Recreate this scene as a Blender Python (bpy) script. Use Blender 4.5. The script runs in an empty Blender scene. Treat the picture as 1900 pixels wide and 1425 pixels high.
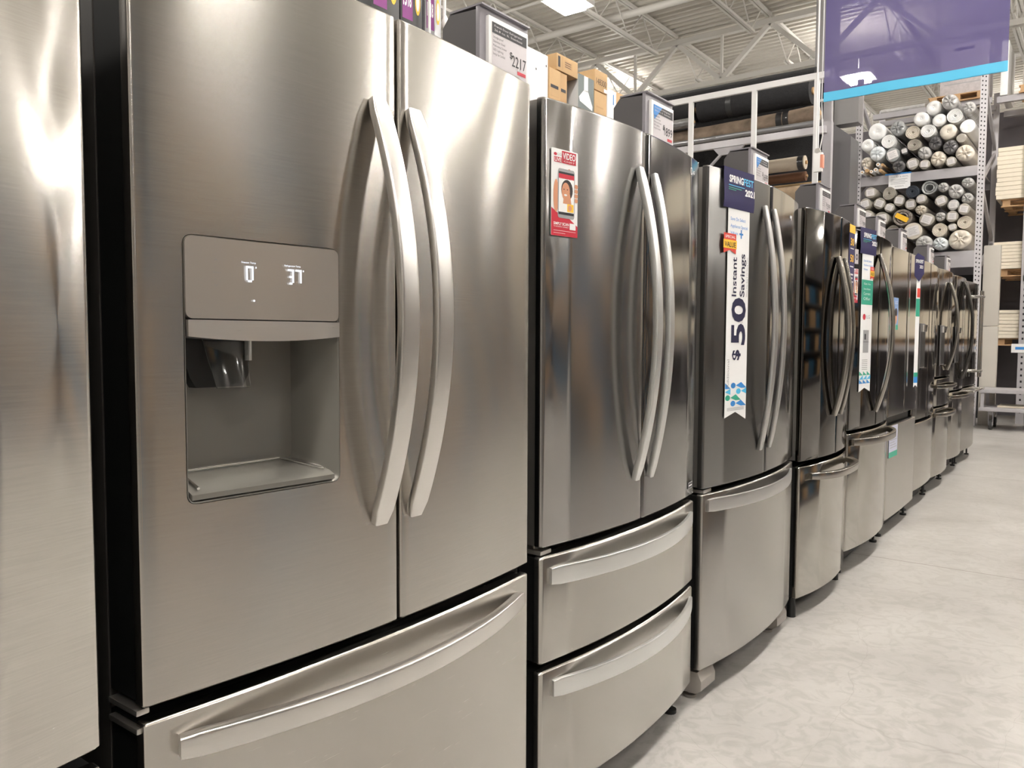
import bpy, bmesh, math, random
from mathutils import Vector, Matrix
random.seed(7)
S = bpy.context.scene
COL = S.collection
# ------------------------------------------------------------------ camera
YAW, PIT, ROLL = math.radians(37.0), math.radians(-3.37), math.radians(0.23)
FPX = 1480.0
fw = Vector((-math.sin(YAW)*math.cos(PIT), math.cos(YAW)*math.cos(PIT), math.sin(PIT)))
rt = Vector((math.cos(YAW), math.sin(YAW), 0))
up = rt.cross(fw)
R_ = rt*math.cos(ROLL) + up*math.sin(ROLL)
U_ = up*math.cos(ROLL) - rt*math.sin(ROLL)
cd = bpy.data.cameras.new('camera'); cam = bpy.data.objects.new('camera', cd); COL.objects.link(cam)
cd.sensor_width = 36; cd.lens = 36*FPX/1900; cd.clip_start = 0.05; cd.clip_end = 200
m = Matrix((R_, U_, -fw)).transposed().to_4x4(); m.translation = Vector((0, 0, 1.19))
cam.matrix_world = m
S.camera = cam
# ------------------------------------------------------------------ world, exposure
S.view_settings.view_transform = 'Standard'; S.view_settings.look = 'None'
S.view_settings.gamma = 1; S.view_settings.use_curve_mapping = False
S.view_settings.exposure = 0.08
w = bpy.data.worlds.new('world'); S.world = w; w.use_nodes = True
w.node_tree.nodes['Background'].inputs[0].default_value = (1, .955, .9, 1)
w.node_tree.nodes['Background'].inputs[1].default_value = 0.35
LAMP_COL = (1.0, .955, .895); LAMP_STR = 250.0
# high bay positions over the whole sales floor (z = lens height)
ZF = -0.06   # floor level (camera stands 1.25 m above it)
BAYS = [(-12.8, 11), (-7.2, 11), (0.3, 11), (5.0, 11), (-10, 17.6), (-4.4, 17.6), (1.2, 17.6), (6.8, 17.6),
        (-7.2, 4.4), (0.3, 4.4), (5.6, 4.4), (0.3, 1.1), (0.3, 7.7), (-7.2, -2.2), (0.3, -2.2), (4.0, -2.2), (-7.2, 24.2), (-1.6, 24.2), (4.0, 24.2),
        (9.6, -2.2), (9.6, 11), (12.4, 17.6), (9.6, 24.2)]
S.cycles.use_denoising = True
S.cycles.max_bounces = 8; S.cycles.diffuse_bounces = 4; S.cycles.glossy_bounces = 5
S.cycles.transparent_max_bounces = 12; S.cycles.sample_clamp_indirect = 12.0

# ------------------------------------------------------------------ materials
MATS = {}
def nt(name):
    m = bpy.data.materials.new(name); m.use_nodes = True
    return m, m.node_tree, m.node_tree.nodes['Principled BSDF']
def plain(name, col, rough=.5, metal=0, coat=0, var=0, vs=8, spec=.5, alpha=1, trans=0, bump=0, bs=40):
    if name in MATS: return MATS[name]
    m, t, b = nt(name)
    b.inputs['Base Color'].default_value = (*col, 1); b.inputs['Roughness'].default_value = rough
    b.inputs['Metallic'].default_value = metal; b.inputs['Coat Weight'].default_value = coat
    b.inputs['Specular IOR Level'].default_value = spec
    b.inputs['Alpha'].default_value = alpha; b.inputs['Transmission Weight'].default_value = trans
    tc = t.nodes.new('ShaderNodeTexCoord')
    if var:
        n = t.nodes.new('ShaderNodeTexNoise'); n.inputs['Scale'].default_value = vs; n.inputs['Detail'].default_value = 5
        t.links.new(tc.outputs['Object'], n.inputs['Vector'])
        mx = t.nodes.new('ShaderNodeMix'); mx.data_type = 'RGBA'
        mx.inputs[6].default_value = (*[c*(1-var) for c in col], 1); mx.inputs[7].default_value = (*[min(1, c*(1+var)) for c in col], 1)
        t.links.new(n.outputs['Fac'], mx.inputs[0]); t.links.new(mx.outputs[2], b.inputs['Base Color'])
    if bump:
        n = t.nodes.new('ShaderNodeTexNoise'); n.inputs['Scale'].default_value = bs; n.inputs['Detail'].default_value = 3
        t.links.new(tc.outputs['Object'], n.inputs['Vector'])
        bp = t.nodes.new('ShaderNodeBump'); bp.inputs['Distance'].default_value = bump; bp.inputs['Strength'].default_value = 1
        t.links.new(n.outputs['Fac'], bp.inputs['Height']); t.links.new(bp.outputs['Normal'], b.inputs['Normal'])
    MATS[name] = m
    return m
def steel(name, col, rough=.25, aniso=.6, dent=.004, grain=.06, ds=2.6, horiz=True, dz=1.0, gz=900, cv=1.0):
    if name in MATS: return MATS[name]
    m, t, b = nt(name); N = t.nodes.new; L = t.links.new
    b.inputs['Metallic'].default_value = 1
    b.inputs['Anisotropic'].default_value = aniso; b.inputs['Anisotropic Rotation'].default_value = .25 if horiz else 0
    tg = N('ShaderNodeTangent'); tg.direction_type = 'RADIAL'; tg.axis = 'Z'; L(tg.outputs[0], b.inputs['Tangent'])
    ge = N('ShaderNodeNewGeometry')
    mp = N('ShaderNodeMapping'); mp.inputs['Scale'].default_value = (40, 14, gz) if horiz else (600, 900, 8)
    L(ge.outputs['Position'], mp.inputs[0])
    n = N('ShaderNodeTexNoise'); n.inputs['Scale'].default_value = 1; n.inputs['Detail'].default_value = 3; L(mp.outputs[0], n.inputs['Vector'])
    mr = N('ShaderNodeMapRange'); mr.inputs[3].default_value = rough-grain; mr.inputs[4].default_value = rough+grain
    L(n.outputs['Fac'], mr.inputs[0]); L(mr.outputs[0], b.inputs['Roughness'])
    mx = N('ShaderNodeMix'); mx.data_type = 'RGBA'
    mx.inputs[6].default_value = (*[c*(1-.04*cv) for c in col], 1); mx.inputs[7].default_value = (*[min(1, c*(1+.03*cv)) for c in col], 1)
    L(n.outputs['Fac'], mx.inputs[0]); L(mx.outputs[2], b.inputs['Base Color'])
    mp2 = N('ShaderNodeMapping'); mp2.inputs['Scale'].default_value = (1, 1, dz); L(ge.outputs['Position'], mp2.inputs[0])
    d = N('ShaderNodeTexNoise'); d.inputs['Scale'].default_value = ds; d.inputs['Detail'].default_value = .6; L(mp2.outputs[0], d.inputs['Vector'])
    bp = N('ShaderNodeBump'); bp.inputs['Distance'].default_value = dent; bp.inputs['Strength'].default_value = 1
    L(d.outputs['Fac'], bp.inputs['Height']); L(bp.outputs['Normal'], b.inputs['Normal'])
    MATS[name] = m
    return m
def emit(name, col, s):
    if name in MATS: return MATS[name]
    m = bpy.data.materials.new(name); m.use_nodes = True; t = m.node_tree; t.nodes.clear()
    e = t.nodes.new('ShaderNodeEmission'); o = t.nodes.new('ShaderNodeOutputMaterial')
    e.inputs[0].default_value = (*col, 1); e.inputs[1].default_value = s; t.links.new(e.outputs[0], o.inputs[0])
    MATS[name] = m
    return m
M_lens = emit('lens', LAMP_COL, LAMP_STR)
M_upl = emit('uplight', LAMP_COL, LAMP_STR*.34)
M_st0 = steel('steel_near', (.62, .595, .56), .22, .75, .008, .012, 3.0, dz=.4, gz=520, cv=3.2)
M_st1 = steel('steel_first', (.54, .515, .48), .22, .78, .019, .012, 2.6, dz=.65, gz=560, cv=2.6)
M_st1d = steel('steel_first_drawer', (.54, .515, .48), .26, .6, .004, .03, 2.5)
M_hd1 = steel('steel_handle', (.74, .72, .69), .30, .3, .0006, .05, 8)
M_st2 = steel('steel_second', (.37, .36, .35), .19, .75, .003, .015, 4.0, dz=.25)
M_st2r = steel('steel_second_dim_gloss', (.30, .295, .29), .11, .5, .0015, .01, 3)  # darker copy for the right door, dark surroundings it reflects are in the colour
M_st2d = steel('steel_floor_reflect', (.53, .51, .48), .27, .5, .001, .004, 3, cv=.4)  # paler than the doors: bright floor reflection put into the colour
M_hd2 = steel('satin_handle', (.82, .83, .82), .36, .2, .0003, .03, 8)
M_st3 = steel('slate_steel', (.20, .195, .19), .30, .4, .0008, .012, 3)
M_st3d = steel('slate_floor_reflect', (.44, .425, .405), .27, .4, .0008, .004, 3, cv=.4)  # slate lightened for drawers, the reflected floor is part of the colour
M_st3r = steel('slate_glossy', (.26, .255, .25), .10, .3, .0012, .02, 3)
M_hd3 = steel('grey_handle', (.60, .595, .59), .36, .2, .0003, .03, 8)
M_bs = steel('black_stainless_dimmed', (.13, .122, .113), .085, .3, .0016, .02, 4, dz=.3)  # door colour darkened to hold the dark aisle it reflects
M_bs7 = steel('black_stainless_wood_reflect', (.30, .28, .25), .085, .3, .0016, .01, 4, dz=.3)  # colour lightened on far doors for the pale wood they reflect
M_bsd = steel('black_stainless_floor_reflect', (.44, .42, .385), .13, .3, .0012, .01, 3)  # lighter copy of the door steel, floor reflection painted in
M_bs6 = steel('mirror_steel', (.38, .36, .33), .10, .3, .0008, .02, 3, dz=.3)
M_hdb = steel('dark_handle', (.42, .395, .365), .22, .2, .0003, .03, 8)
M_hdbb = steel('black_handle', (.10, .095, .09), .28, .2, .0003, .03, 8)
M_black = plain('black_liner', (.008, .008, .008), .45)
M_body = plain('body_charcoal', (.045, .041, .038), .42, var=.15, vs=30)
M_liner_light = plain('door_side_steel', (.55, .53, .50), .35, metal=.9)
M_chrome = plain('chrome', (.8, .79, .77), .12, metal=1)
M_greybox = plain('grey_sign_plastic', (.115, .108, .11), .38, var=.05)  # darkened to put the shade of the sign housings' sides into the colour
M_greybox2 = plain('grey_sign_front', (.28, .265, .29), .3, var=.05)
M_white = plain('white_plastic', (.86, .85, .84), .35)
M_paper = plain('paper_white', (.88, .88, .88), .5)
M_navy = plain('navy_print', (.018, .014, .085), .6)
M_ink = plain('black_ink', (.02, .02, .025), .5)
M_nink = plain('navy_ink', (.010, .009, .045), .7)
M_red = plain('red_print', (.55, .02, .045), .45)
M_orange = plain('orange_red_print', (.75, .07, .05), .45)
M_yellow = plain('yellow_print', (.95, .55, .04), .45)
M_blue = plain('blue_print', (.04, .25, .65), .45)
M_cyan = plain('cyan_print', (.08, .50, .80), .45)
M_green = plain('green_print', (.03, .36, .24), .45)
M_skin = plain('skin_print', (.65, .30, .17), .5)
M_hair = plain('hair_print', (.03, .02, .02), .5)
M_grey = plain('grey_print', (.35, .35, .36), .5)
M_screen = plain('price_screen', (.60, .56, .58), .35)
M_purple = plain('purple_print', (.22, .02, .20), .4)
M_card = plain('cardboard', (.56, .37, .19), .75, var=.10, vs=12)
M_card2 = plain('cardboard_dark', (.50, .32, .16), .75, var=.10, vs=12)
M_foot = plain('foot_grey', (.30, .275, .25), .5)
M_roof = plain('roof_paint', (.60, .57, .515), .55, var=.04, vs=3)
M_joist = plain('joist_paint', (.66, .64, .60), .5, var=.04, vs=3)
M_wall = plain('wall_grey', (.34, .33, .31), .7, var=.05, vs=2)
M_dark = plain('dark_cloth_wall', (.13, .12, .13), .7, var=.25, vs=1.5)
M_wfr = plain('white_frame_paint', (.78, .77, .76), .45)
M_rackg = plain('rack_grey', (.40, .385, .40), .45, var=.08, vs=10)
M_racklt = plain('rack_light', (.58, .56, .58), .42, var=.05, vs=10)
M_hole = plain('punch_hole', (.012, .012, .014), .8)
M_sheet = plain('pale_panel', (.50, .47, .42), .55, var=.06, vs=4)
M_wood = plain('pallet_wood', (.50, .31, .16), .7, var=.2, vs=14)
M_mould = plain('moulding_wood', (.84, .76, .62), .55, var=.06, vs=20)
M_rubber = plain('rubber', (.03, .03, .03), .7)

# ------------------------------------------------------------------ mesh helpers
class MB:
    def __init__(s): s.v = []; s.f = []; s.mi = []; s.mats = []
    def m_(s, mat):
        if mat not in s.mats: s.mats.append(mat)
        return s.mats.index(mat)
    def add(s, v, f, mat=None):
        o = len(s.v); s.v += [tuple(p) for p in v]; s.f += [tuple(i+o for i in q) for q in f]
        s.mi += [s.m_(mat) if mat else 0]*len(f); return s
    def box(s, x0, x1, y0, y1, z0, z1, mat=None, r=0):
        if r <= 0:
            v = [(x, y, z) for x in (x0, x1) for y in (y0, y1) for z in (z0, z1)]
            return s.add(v, [(0,1,3,2),(4,6,7,5),(0,4,5,1),(2,3,7,6),(0,2,6,4),(1,5,7,3)], mat)
        # chamfered box
        bm = bmesh.new(); bmesh.ops.create_cube(bm, size=1)
        for q in bm.verts: q.co = Vector((x0+(q.co.x+.5)*(x1-x0), y0+(q.co.y+.5)*(y1-y0), z0+(q.co.z+.5)*(z1-z0)))
        bmesh.ops.bevel(bm, geom=list(bm.edges), offset=r, segments=2, affect='EDGES', profile=.7)
        s.bm(bm, mat); return s
    def bm(s, bm, mat=None, mtx=None):
        bm.verts.index_update()
        v = [(mtx @ q.co if mtx else q.co) for q in bm.verts]
        s.add(v, [tuple(q.index for q in f.verts) for f in bm.faces], mat); bm.free()
    def prism(s, pts, a, b, axis='x', mat=None):
        n = len(pts)
        def P(p, c):
            return (c, p[0], p[1]) if axis == 'x' else ((p[0], c, p[1]) if axis == 'y' else (p[0], p[1], c))
        v = [P(p, a) for p in pts] + [P(p, b) for p in pts]
        f = [tuple(range(n))[::-1], tuple(range(n, 2*n))] + [(i, (i+1) % n, n+(i+1) % n, n+i) for i in range(n)]
        return s.add(v, f, mat)
    def tube(s, pts, r, n=10, mat=None, sx=None, upv=None, cap=True, rs=None):
        """sweep an ellipse / superellipse (sx = list of (a,b) offsets) along pts"""
        pts = [Vector(p) for p in pts]
        if sx is None: sx = [(math.cos(2*math.pi*k/n), math.sin(2*math.pi*k/n)) for k in range(n)]
        n = len(sx); v = []
        for i, p in enumerate(pts):
            t = (pts[min(i+1, len(pts)-1)] - pts[max(i-1, 0)]).normalized()
            u = Vector(upv) if upv else (Vector((0, 0, 1)) if abs(t.z) < .9 else Vector((1, 0, 0)))
            a = (u - t*u.dot(t)).normalized(); b = t.cross(a)
            ra, rb = (rs[i] if rs else (r if isinstance(r, tuple) else (r, r)))
            for (ca, cb) in sx: v.append(p + a*ca*ra + b*cb*rb)
        f = []
        for i in range(len(pts)-1):
            for k in range(n): f.append((i*n+k, i*n+(k+1) % n, (i+1)*n+(k+1) % n, (i+1)*n+k))
        if cap: f += [tuple(range(n))[::-1], tuple(range((len(pts)-1)*n, len(pts)*n))]
        return s.add(v, f, mat)
    def build(s, name, mat=None, parent=None, smooth=35, tags=None):
        me = bpy.data.meshes.new(name); me.from_pydata(s.v, [], s.f)
        if s.mats:
            for q in s.mats: me.materials.append(q)
            me.polygons.foreach_set('material_index', s.mi)
        else: me.materials.append(mat)
        bm = bmesh.new(); bm.from_mesh(me); bmesh.ops.recalc_face_normals(bm, faces=bm.faces); bm.to_mesh(me); bm.free()
        if smooth:
            me.shade_smooth(); me.set_sharp_from_angle(angle=math.radians(smooth))
        me.update()
        o = bpy.data.objects.new(name, me); COL.objects.link(o)
        if parent: 
            o.parent = parent
            o.matrix_parent_inverse = Matrix.Translation(-parent.location)
        if tags: tag(o, *tags)
        return o
def tag(o, label=None, cat=None, group=None, kind=None):
    if label: o['label'] = label
    if cat: o['category'] = cat
    if group: o['group'] = group
    if kind: o['kind'] = kind
    return o
def thing(name, label, cat, loc, group=None):
    o = bpy.data.objects.new(name, None); COL.objects.link(o); o.location = loc; o.empty_display_size = .1
    return tag(o, label, cat, group)
def struct(name, mb, mat=None, smooth=35):
    return tag(mb.build(name, mat, smooth=smooth), kind='structure')
SQ = []
for k in range(20):
    a = 2*math.pi*k/20
    c, s_ = math.cos(a), math.sin(a)
    SQ.append((math.copysign(abs(c)**.28, c), math.copysign(abs(s_)**.28, s_)))
# text
_tc = {}
def text_geo(s, bold):
    k = (s, bold)
    if k in _tc: return _tc[k]
    c = bpy.data.curves.new('t', 'FONT'); c.body = s; c.size = 1; c.offset = bold; c.resolution_u = 3
    o = bpy.data.objects.new('t', c); COL.objects.link(o)
    bpy.context.view_layer.update()
    me = bpy.data.meshes.new_from_object(o.evaluated_get(bpy.context.evaluated_depsgraph_get()))
    v = [(q.co.x, q.co.y) for q in me.vertices]; f = [tuple(p.vertices) for p in me.polygons]
    bpy.data.objects.remove(o); bpy.data.curves.remove(c); bpy.data.meshes.remove(me)
    if v:
        x0 = min(q[0] for q in v); v = [(q[0]-x0, q[1]) for q in v]
    _tc[k] = (v, f); return _tc[k]
class Frame:
    """flat sign frame: origin O, u to the right, v up, n out"""
    def __init__(s, O, U, V=(0, 0, 1)):
        s.O = Vector(O); s.U = Vector(U).normalized(); s.V = Vector(V).normalized(); s.N = s.U.cross(s.V)
    def p(s, u, v, n=0): return s.O + s.U*u + s.V*v + s.N*n
class Print:
    """collects flat ink of several colours on a frame, one mesh per call of build"""
    def __init__(s, fr): s.fr = fr; s.mb = MB(); s.n = .0006
    def poly(s, pts, mat, n=None):
        s.mb.add([s.fr.p(a, b, n or s.n) for a, b in pts], [tuple(range(len(pts)))], mat); return s
    def rect(s, u0, u1, v0, v1, mat, n=None): return s.poly([(u0, v0), (u1, v0), (u1, v1), (u0, v1)], mat, n)
    def ell(s, u, v, ru, rv, mat, n=None, k=20, rot=0):
        return s.poly([(u+ru*math.cos(2*math.pi*i/k)*math.cos(rot)-rv*math.sin(2*math.pi*i/k)*math.sin(rot),
                        v+ru*math.cos(2*math.pi*i/k)*math.sin(rot)+rv*math.sin(2*math.pi*i/k)*math.cos(rot)) for i in range(k)], mat, n)
    def text(s, t, u, v, h, mat, width=None, bold=.0, rot=0, n=None, al='l'):
        """h = cap height; width = total width; rot 90 reads upward"""
        vv, ff = text_geo(t, bold)
        if not vv: return s
        W = max(q[0] for q in vv); sy = h/.70; sx = (width/W) if width else sy
        ww = W*sx; off = {'l': 0, 'c': -ww/2, 'r': -ww}[al]
        c, si = math.cos(math.radians(rot)), math.sin(math.radians(rot))
        P = []
        for a, b in vv:
            x, y = a*sx+off, b*sy; P.append(s.fr.p(u+x*c-y*si, v+x*si+y*c, n or s.n*1.8))
        s.mb.add(P, ff, mat); return s
    def build(s, name, parent): return s.mb.build(name, parent=parent, smooth=0)
def card(fr, pts, th, name, mat, parent):
    mb = MB(); n = len(pts)
    v = [fr.p(a, b, 0) for a, b in pts] + [fr.p(a, b, -th) for a, b in pts]
    mb.add(v, [tuple(range(n)), tuple(range(n, 2*n))[::-1]] + [(i, (i+1) % n, n+(i+1) % n, n+i) for i in range(n)])
    return mb.build(name, mat, parent, smooth=0)

# ------------------------------------------------------------------ the building
def floor_mat():
    m, t, b = nt('polished_concrete'); N = t.nodes.new; L = t.links.new
    ge = N('ShaderNodeNewGeometry')
    n1 = N('ShaderNodeTexNoise'); n1.inputs['Scale'].default_value = 1.1; n1.inputs['Detail'].default_value = 9; n1.inputs['Roughness'].default_value = .68; n1.inputs['Distortion'].default_value = .6
    L(ge.outputs['Position'], n1.inputs['Vector'])
    n2 = N('ShaderNodeTexNoise'); n2.inputs['Scale'].default_value = 9; n2.inputs['Detail'].default_value = 8; n2.inputs['Distortion'].default_value = 2.5; L(ge.outputs['Position'], n2.inputs['Vector'])
    cr = N('ShaderNodeValToRGB'); e = cr.color_ramp.elements
    e[0].position = .33; e[0].color = (.33, .315, .297, 1); e[1].position = .66; e[1].color = (.47, .453, .432, 1)
    L(n1.outputs['Fac'], cr.inputs[0])
    cr2 = N('ShaderNodeValToRGB'); e = cr2.color_ramp.elements
    e[0].position = .38; e[0].color = (.80, .795, .78, 1); e[1].position = .55; e[1].color = (1, 1, 1, 1)
    L(n2.outputs['Fac'], cr2.inputs[0])
    mx = N('ShaderNodeMix'); mx.data_type = 'RGBA'; mx.blend_type = 'MULTIPLY'; mx.inputs[0].default_value = .8
    L(cr.outputs[0], mx.inputs[6]); L(cr2.outputs[0], mx.inputs[7])
    # saw-cut joints across the aisle
    sx = N('ShaderNodeSeparateXYZ'); L(ge.outputs['Position'], sx.inputs[0])
    a = N('ShaderNodeMath'); a.operation = 'SUBTRACT'; a.inputs[1].default_value = 4.86-3.43/2; L(sx.outputs['Y'], a.inputs[0])
    md = N('ShaderNodeMath'); md.operation = 'PINGPONG'; md.inputs[1].default_value = 1.715; L(a.outputs[0], md.inputs[0])
    lt = N('ShaderNodeMath'); lt.operation = 'GREATER_THAN'; lt.inputs[1].default_value = 1.715-.005; L(md.outputs[0], lt.inputs[0])
    # fine cracks
    mp = N('ShaderNodeMapping'); mp.inputs['Scale'].default_value = (1, .7, 1); L(ge.outputs['Position'], mp.inputs[0])
    nd = N('ShaderNodeTexNoise'); nd.inputs['Scale'].default_value = 3.5; nd.inputs['Detail'].default_value = 4; L(mp.outputs[0], nd.inputs['Vector'])
    vm = N('ShaderNodeVectorMath'); vm.operation = 'MULTIPLY_ADD'; vm.inputs[1].default_value = (.22, .22, 0); L(nd.outputs['Color'], vm.inputs[0]); L(mp.outputs[0], vm.inputs[2])
    vo = N('ShaderNodeTexVoronoi'); vo.feature = 'DISTANCE_TO_EDGE'; vo.inputs['Scale'].default_value = .9; L(vm.outputs[0], vo.inputs['Vector'])
    l2 = N('ShaderNodeMath'); l2.operation = 'LESS_THAN'; l2.inputs[1].default_value = .0009; L(vo.outputs['Distance'], l2.inputs[0])
    l3 = N('ShaderNodeMath'); l3.operation = 'MULTIPLY'; l3.inputs[1].default_value = .25; L(l2.outputs[0], l3.inputs[0])
    mxx = N('ShaderNodeMath'); mxx.operation = 'MAXIMUM'; L(lt.outputs[0], mxx.inputs[0]); L(l3.outputs[0], mxx.inputs[1])
    m2 = N('ShaderNodeMix'); m2.data_type = 'RGBA'; m2.inputs[7].default_value = (.20, .17, .15, 1)
    L(mxx.outputs[0], m2.inputs[0]); L(mx.outputs[2], m2.inputs[6]); L(m2.outputs[2], b.inputs['Base Color'])
    mr = N('ShaderNodeMapRange'); mr.inputs[3].default_value = .22; mr.inputs[4].default_value = .48; L(n2.outputs['Fac'], mr.inputs[0]); L(mr.outputs[0], b.inputs['Roughness'])
    b.inputs['Specular IOR Level'].default_value = .6
    return m
X0, X1, Y0, Y1, ZC = -16.0, 15.0, -6.0, 30.0, 7.62
struct('floor', MB().box(X0, X1, Y0, Y1, -.26, ZF), floor_mat(), 0)
# corrugated roof deck, ribs across the building
mb = MB(); v = []; f = []; y = Y0; pr = []
while y < Y1:
    pr += [(y, ZC), (y+.075, ZC), (y+.105, ZC+.06), (y+.175, ZC+.06)]; y += .205
pr = [p for p in pr if p[0] <= Y1] + [(Y1, ZC)]
for (yy, zz) in pr: v += [(X0, yy, zz), (X1, yy, zz)]
n = len(pr)
f = [(2*i, 2*i+1, 2*i+3, 2*i+2) for i in range(n-1)]
v += [(X0, Y0, ZC+.25), (X1, Y0, ZC+.25), (X0, Y1, ZC+.25), (X1, Y1, ZC+.25)]
f += [(2*n, 2*n+2, 2*n+3, 2*n+1)]
mb.add(v, f); struct('ceiling', mb, M_roof, 0)
struct('wall_left', MB().box(X0-.2, X0, Y0, Y1, ZF, ZC+.3), M_wall, 0)
struct('wall_right', MB().box(X1, X1+.2, Y0, Y1, ZF, ZC+.3), M_wall, 0)
struct('wall_back', MB().box(X0, X1, Y1, Y1+.2, ZF, ZC+.3), M_wall, 0)
struct('wall_front', MB().box(X0, X1, Y0-.2, Y0, ZF, ZC+.3), M_wall, 0)

# girders (trusses) across, joists along the aisle
def girder(y, label):
    t = thing('roof_girder', label, 'girder', (-4, y, 6.45))
    MB().box(X0+.01, X1-.01, y-.07, y+.07, 7.40, 7.50).build('top_chord', M_joist, t, 0)
    MB().box(X0+.01, X1-.01, y-.07, y+.07, 6.42, 6.52).build('bottom_chord', M_joist, t, 0)
    x = -15.68
    while x < X1-1:
        for a, b in (((x, 7.42), (x+1, 6.5)), ((x+1, 6.5), (x+2, 7.42))):
            if b[0] < X1: MB().tube([(a[0], y, a[1]), (b[0], y, b[1])], (.045, .045), 4, upv=(0, 1, 0), sx=[(1, 1), (-1, 1), (-1, -1), (1, -1)]).build('diagonal_web', M_joist, t, 0)
        MB().box(x+.975, x+1.025, y-.025, y+.025, 6.5, 7.42).build('vertical_web', M_joist, t, 0)
        x += 2
    return t
girder(16.0, 'deep white painted truss girder crossing the roof above the carpet rack, mid distance')
girder(28.0, 'farthest white truss girder under the roof near the back wall')
def joist(x, ya, yb, label, group):
    t = thing('roof_joist', label, 'joist', (x, ya, 6.95), group)
    MB().box(x-.055, x-.012, ya, yb, 7.52, 7.58).box(x+.012, x+.055, ya, yb, 7.52, 7.58).build('top_chord', M_joist, t, 0)
    MB().box(x-.055, x-.012, ya+.9, yb-.9, 6.93, 6.98).box(x+.012, x+.055, ya+.9, yb-.9, 6.93, 6.98).build('bottom_chord', M_joist, t, 0)
    pts = [(x, ya+.1, 7.54)]; yy = ya+.95; k = 0
    while yy < yb-.9:
        pts += [(x, yy, 6.96), (x, min(yy+.55, yb-.1), 7.54)]
        if k % 1 == 0: pass
        yy += 1.1; k += 1
    mb = MB()
    for a, b in zip(pts[:-1], pts[1:]): mb.tube([a, b], .012, 6)
    mb.build('zigzag_web', M_joist, t)
    return t
names = ['first', 'second', 'third', 'fourth', 'fifth', 'sixth', 'seventh', 'eighth']
k = 0
for i, x in enumerate((-11.68, -9.68, -7.68, -5.68, -3.68)):
    joist(x, 4.1, 15.93, 'white open-web roof joist in front of the big girder, %s from the left' % names[i], 'roof joists before the girder')
for i, x in enumerate((-11.68, -9.68, -7.68, -5.68, -3.68, -1.68, .32)):
    joist(x, 16.07, 27.93, 'white open-web roof joist beyond the big girder, %s from the left' % names[i], 'roof joists beyond the girder')
MB().tube([(X0+.01, 13.64, 7.28), (X1-.01, 13.64, 7.28)], .065, 14).build('sprinkler_pipe', M_joist, tags=('thick white sprinkler main running across under the roof deck in front of the girder', 'pipe'))
MB().tube([(X0+.01, 12.3, 7.34), (X1-.01, 12.3, 7.34)], .028, 8).build('sprinkler_pipe', M_joist, tags=('thin white branch pipe running across the roof deck beside the ceiling light', 'pipe'))
MB().tube([(X0+.01, 20.5, 7.28), (X1-.01, 20.5, 7.28)], .05, 10).build('sprinkler_pipe', M_joist, tags=('far white sprinkler pipe under the roof deck beyond the girder', 'pipe'))

# high bay lights
BL = {(-7.2, 11): 'glowing white high bay ceiling light above the cardboard boxes, at the top of the picture',
      (-4.4, 17.6): 'bright ceiling light seen through the lower left of the purple banner'}
for i, (x, y) in enumerate(BAYS):
    t = thing('high_bay_light', BL.get((x, y), 'white rectangular high bay light hanging under the warehouse roof'), 'ceiling light', (x, y, 6.5), 'high bay lights')
    MB().box(x-.30, x+.30, y-.34, y+.34, 6.52, 6.62, r=.02).build('housing', M_white, t)
    MB().box(x-.20, x+.20, y-.23, y+.23, 6.455, 6.519).build('diffuser', M_lens, t, 0)
    MB().box(x-.20, x+.20, y-.23, y+.23, 6.621, 6.626).build('uplight_slot', M_upl, t, 0)
    MB().tube([(x, y, 6.62), (x, y, 7.62)], .006, 6).build('hanger', M_wfr, t)

# ------------------------------------------------------------------ refrigerators
class Fr:
    def __init__(s, x0, y0, y1, bow): s.x0, s.y0, s.y1, s.bow = x0, y0, y1, bow; s.c = (y0+y1)/2; s.h = (y1-y0)/2
    def sx(s, y): return s.x0 + s.bow*(1-((y-s.c)/s.h)**2)
    def frame(s, ya, yb, off=.002, zo=0):
        """flat card frame lying on the bowed door between ya and yb (origin at ya, z=zo)"""
        xa, xb = s.sx(ya), s.sx(yb); xm = max(s.sx(ya+(yb-ya)*k/8)-(xa+(xb-xa)*k/8) for k in range(9))
        return Frame((xa+xm+off, ya, zo), (xb-xa, yb-ya, 0))
def slab_geo(f, ya, yb, za, zb, th, r=.008, N=22, back=None, off=0):
    """door skin: bowed front with rounded edges; back = x of flat back (or th below the bow)"""
    def loop(e):
        L = []
        pa, pb = ya+e, yb-e
        for k in range(4):
            a = math.pi/2*k/4; L.append((pa+r*(1-math.sin(a)), f.sx(pa)+off-e-r*(1-math.cos(a))))
        L = L[::-1]
        L = [(y_, x_) for y_, x_ in L]
        L2 = []
        for k in range(4):
            a = math.pi/2*(3-k)/3; L2.append((pa+r-r*math.sin(a), f.sx(pa+r)+off-e-r+r*math.cos(a)))
        for k in range(1, N): 
            y_ = pa+r+(pb-pa-2*r)*k/N; L2.append((y_, f.sx(y_)+off-e))
        for k in range(4):
            a = math.pi/2*k/3; L2.append((pb-r+r*math.sin(a), f.sx(pb-r)+off-e-r+r*math.cos(a)))
        bx = back if back is not None else None
        n = len(L2)
        if bx is None: B = [(q[0], max(f.sx(q[0])+off-th, -99)) for q in L2[::-1]]
        else: B = [(pb, bx), (pa, bx)]
        return L2 + B
    b = r*.6
    lv = [(za, b), (za+b*.4, b*.35), (za+b, 0), (zb-b, 0), (zb-b*.4, b*.35), (zb, b)]
    V = []; F = []; n = None
    for z, e in lv:
        L = loop(e); n = len(L); V += [(x_, y_, z) for y_, x_ in L]
    for i in range(len(lv)-1):
        for k in range(n): F.append((i*n+k, i*n+(k+1) % n, (i+1)*n+(k+1) % n, (i+1)*n+k))
    F += [tuple(range(n))[::-1], tuple(range((len(lv)-1)*n, len(lv)*n))]
    return V, F
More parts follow.
